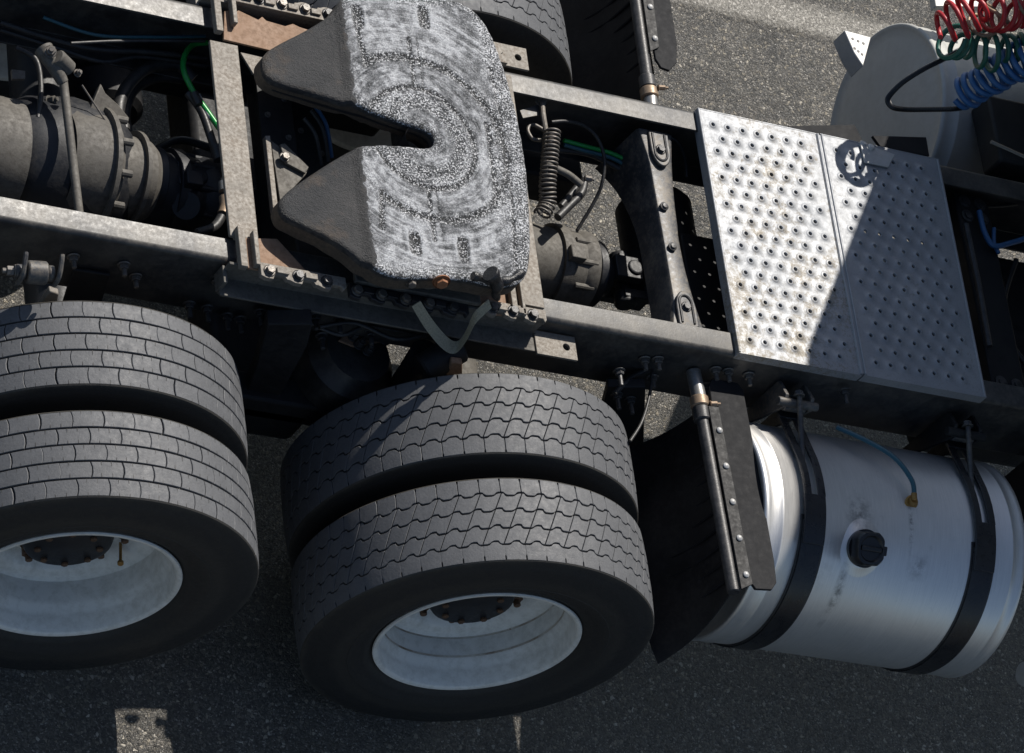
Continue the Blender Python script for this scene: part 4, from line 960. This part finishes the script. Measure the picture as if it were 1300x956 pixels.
# black covers between catwalk and far tank
gus([(1000,160),(1085,158),(1094,176),(1094,190),(1010,168)],.99,'cover_flap',FLAP,.012)
gus([(1108,172),(1176,174),(1180,198),(1118,186)],.985,'cover_flap',FLAP,.012)
for p in (W(1098,182,z=1.03),W(1108,186,z=1.035)):
    b=B(); b.lathe([(0,.010),(.006,.014),(.015,.012),(.018,.008),(.018,0)],p-Vector((0,0,.02)),(0,.3,1),20); b.obj('coupling_head',STEP,truck)
gus([(1092,180),(1136,196),(1128,212),(1098,206)],1.026,'coupling_bracket',STEP,.006)  # pale plate also stands in for the sunlit swirl on the deck
# frame-end parts under the cab: ribbed cross member, bolted plates, blue line
b=B(); b.box((1.76,-.01,.90),(.13,.80,.05)); cmr=b.obj('cross_member',CHASSIS,truck,bevel=.006)
for y in (.40,.34,-.33,-.39):
    for x in(1.73,1.79):
        q=B(); q.lathe([(0,.022),(.004,.022),(.005,.013),(.010,.012),(.011,0)],(x,y*.9,.925),(0,0,1),18); q.obj('bolt',DBOLT,cmr)
b=B(); b.tube([W(1226,285,z=.96),W(1242,360,z=.96),W(1256,440,z=.96)],.010,10); b.obj('pipe',DBOLT,truck)
hose([(1243,268),(1250,295),(1262,312),(1285,308),(1310,300)],.95,.009,BLINE,'air_line',label='blue air line beside the catwalk')
hose([(1262,290),(1262,308),(1268,322)],.94,.007,BLINE,'air_line')
b=B(); b.box((1.95,0,.62),(.55,.62,.30)); b.obj('gearbox',DARKCAST,truck,bevel=.04,seg=3)
b=B(); b.box((2.05,-.62,.78),(.35,.30,.30)); b.obj('battery_box',CHASSIS,truck,bevel=.01)
b=B(); b.box((2.1,.62,.95),(.5,.25,.10)); b.obj('cab_mount',CHASSIS,truck,bevel=.01)
b=B(); b.tube([W(1258,180,z=1.0),W(1302,200,z=1.0)],.006,8); b.obj('rod',TUBE,truck)
# wheel-arch corner at the lower right edge
b=B(); b.lathe([(0,.0),(0,.035),(.012,.04),(.05,.04),(.055,0)],W(1298,855,y=-1.1),(1,0,0),24); b.obj('side_marker',STEP,truck)
# brackets under tank right
b=B(); b.box((1.79,-.9,.60),(.05,.10,.12)); b.obj('tank_end_bracket',CHASSIS,truck,bevel=.01)

# coiled suzi hoses and corrugated loop
helix([W(1330,20,y=.69),W(1290,18,y=.69),W(1250,12,y=.67),W(1215,25,y=.65),W(1190,35,y=.635)],.052,.0082,10,RED,'coiled_hose',label='red coiled air hose',ppt=30,taper=lambda t:1+.28*math.sin(17*t+.5)-.1*math.cos(31*t))
helix([W(1335,50,y=.65),W(1295,60,y=.65),W(1262,62,y=.64),W(1230,60,y=.635),W(1205,48,y=.635)],.050,.0082,9,GREEN,'coiled_hose',label='green coiled air hose',ppt=30,taper=lambda t:1+.30*math.sin(14*t)+.1*math.cos(37*t))
helix([W(1340,55,y=.62),W(1300,75,y=.62),W(1262,95,y=.62),W(1236,112,y=.62),W(1217,122,y=.62)],.060,.0100,12,BLUE,'coiled_hose',label='blue coiled air hose',ppt=26,taper=lambda t:1-.28*t+.07*math.sin(23*t))
helix([W(1330,-5,y=.70),W(1290,5,y=.7),W(1260,20,y=.68),W(1240,40,y=.69)],.045,.006,4,BRONZE,'coiled_hose',ppt=24,label='brown coiled line behind the red hose')
def corr(px,y,r,mat,name,label=None):
    sp=smooth_path([W(u,v,y=y) for u,v in px],16); L=len(sp); out=[]
    pts=[];  
    for i in range(L-1):
        for k in range(2): pts.append(sp[i].lerp(sp[i+1],k/2))
    b=B(); n=len(pts)
    b.tube(pts,lambda t:r*(1.12 if int(round(t*(n-1)))%2 else .86),12); return b.obj(name,mat,truck,angle=20,label=label)
corr([(1216,66),(1196,76),(1172,88),(1148,103),(1133,117),(1127,127),(1133,136),(1150,139),(1180,139),(1215,138),(1228,134)],.60,.0080,CAPM,'corrugated_hose','black corrugated hose looping before the pale tank')

# ---- cab behind the catwalk (out of frame; it casts the shade on the catwalk)
b=B(); prof=[(2.02,1.06),(1.80,1.50),(1.80,3.14),(1.83,3.30),(1.95,3.38),(3.3,3.36),(3.9,2.7),(4.1,2.0),(4.15,1.0)]
b.prism([(x,-1.22,z) for x,z in prof],(0,2.44,0)); cb_=b.obj('cab',CAB,truck,bevel=.06,seg=3,label='pale cab just outside the right edge')
b=B(); b.box((1.80,0,2.2),(.012,.9,.4)); b.obj('rear_window',GLASS,cb_,bevel=.003)
for s in(-1,1):
    b=B(); b.box((2.9,s*1.222,2.1),(.9,.01,.6)); b.obj('side_window',GLASS,cb_,bevel=.003)
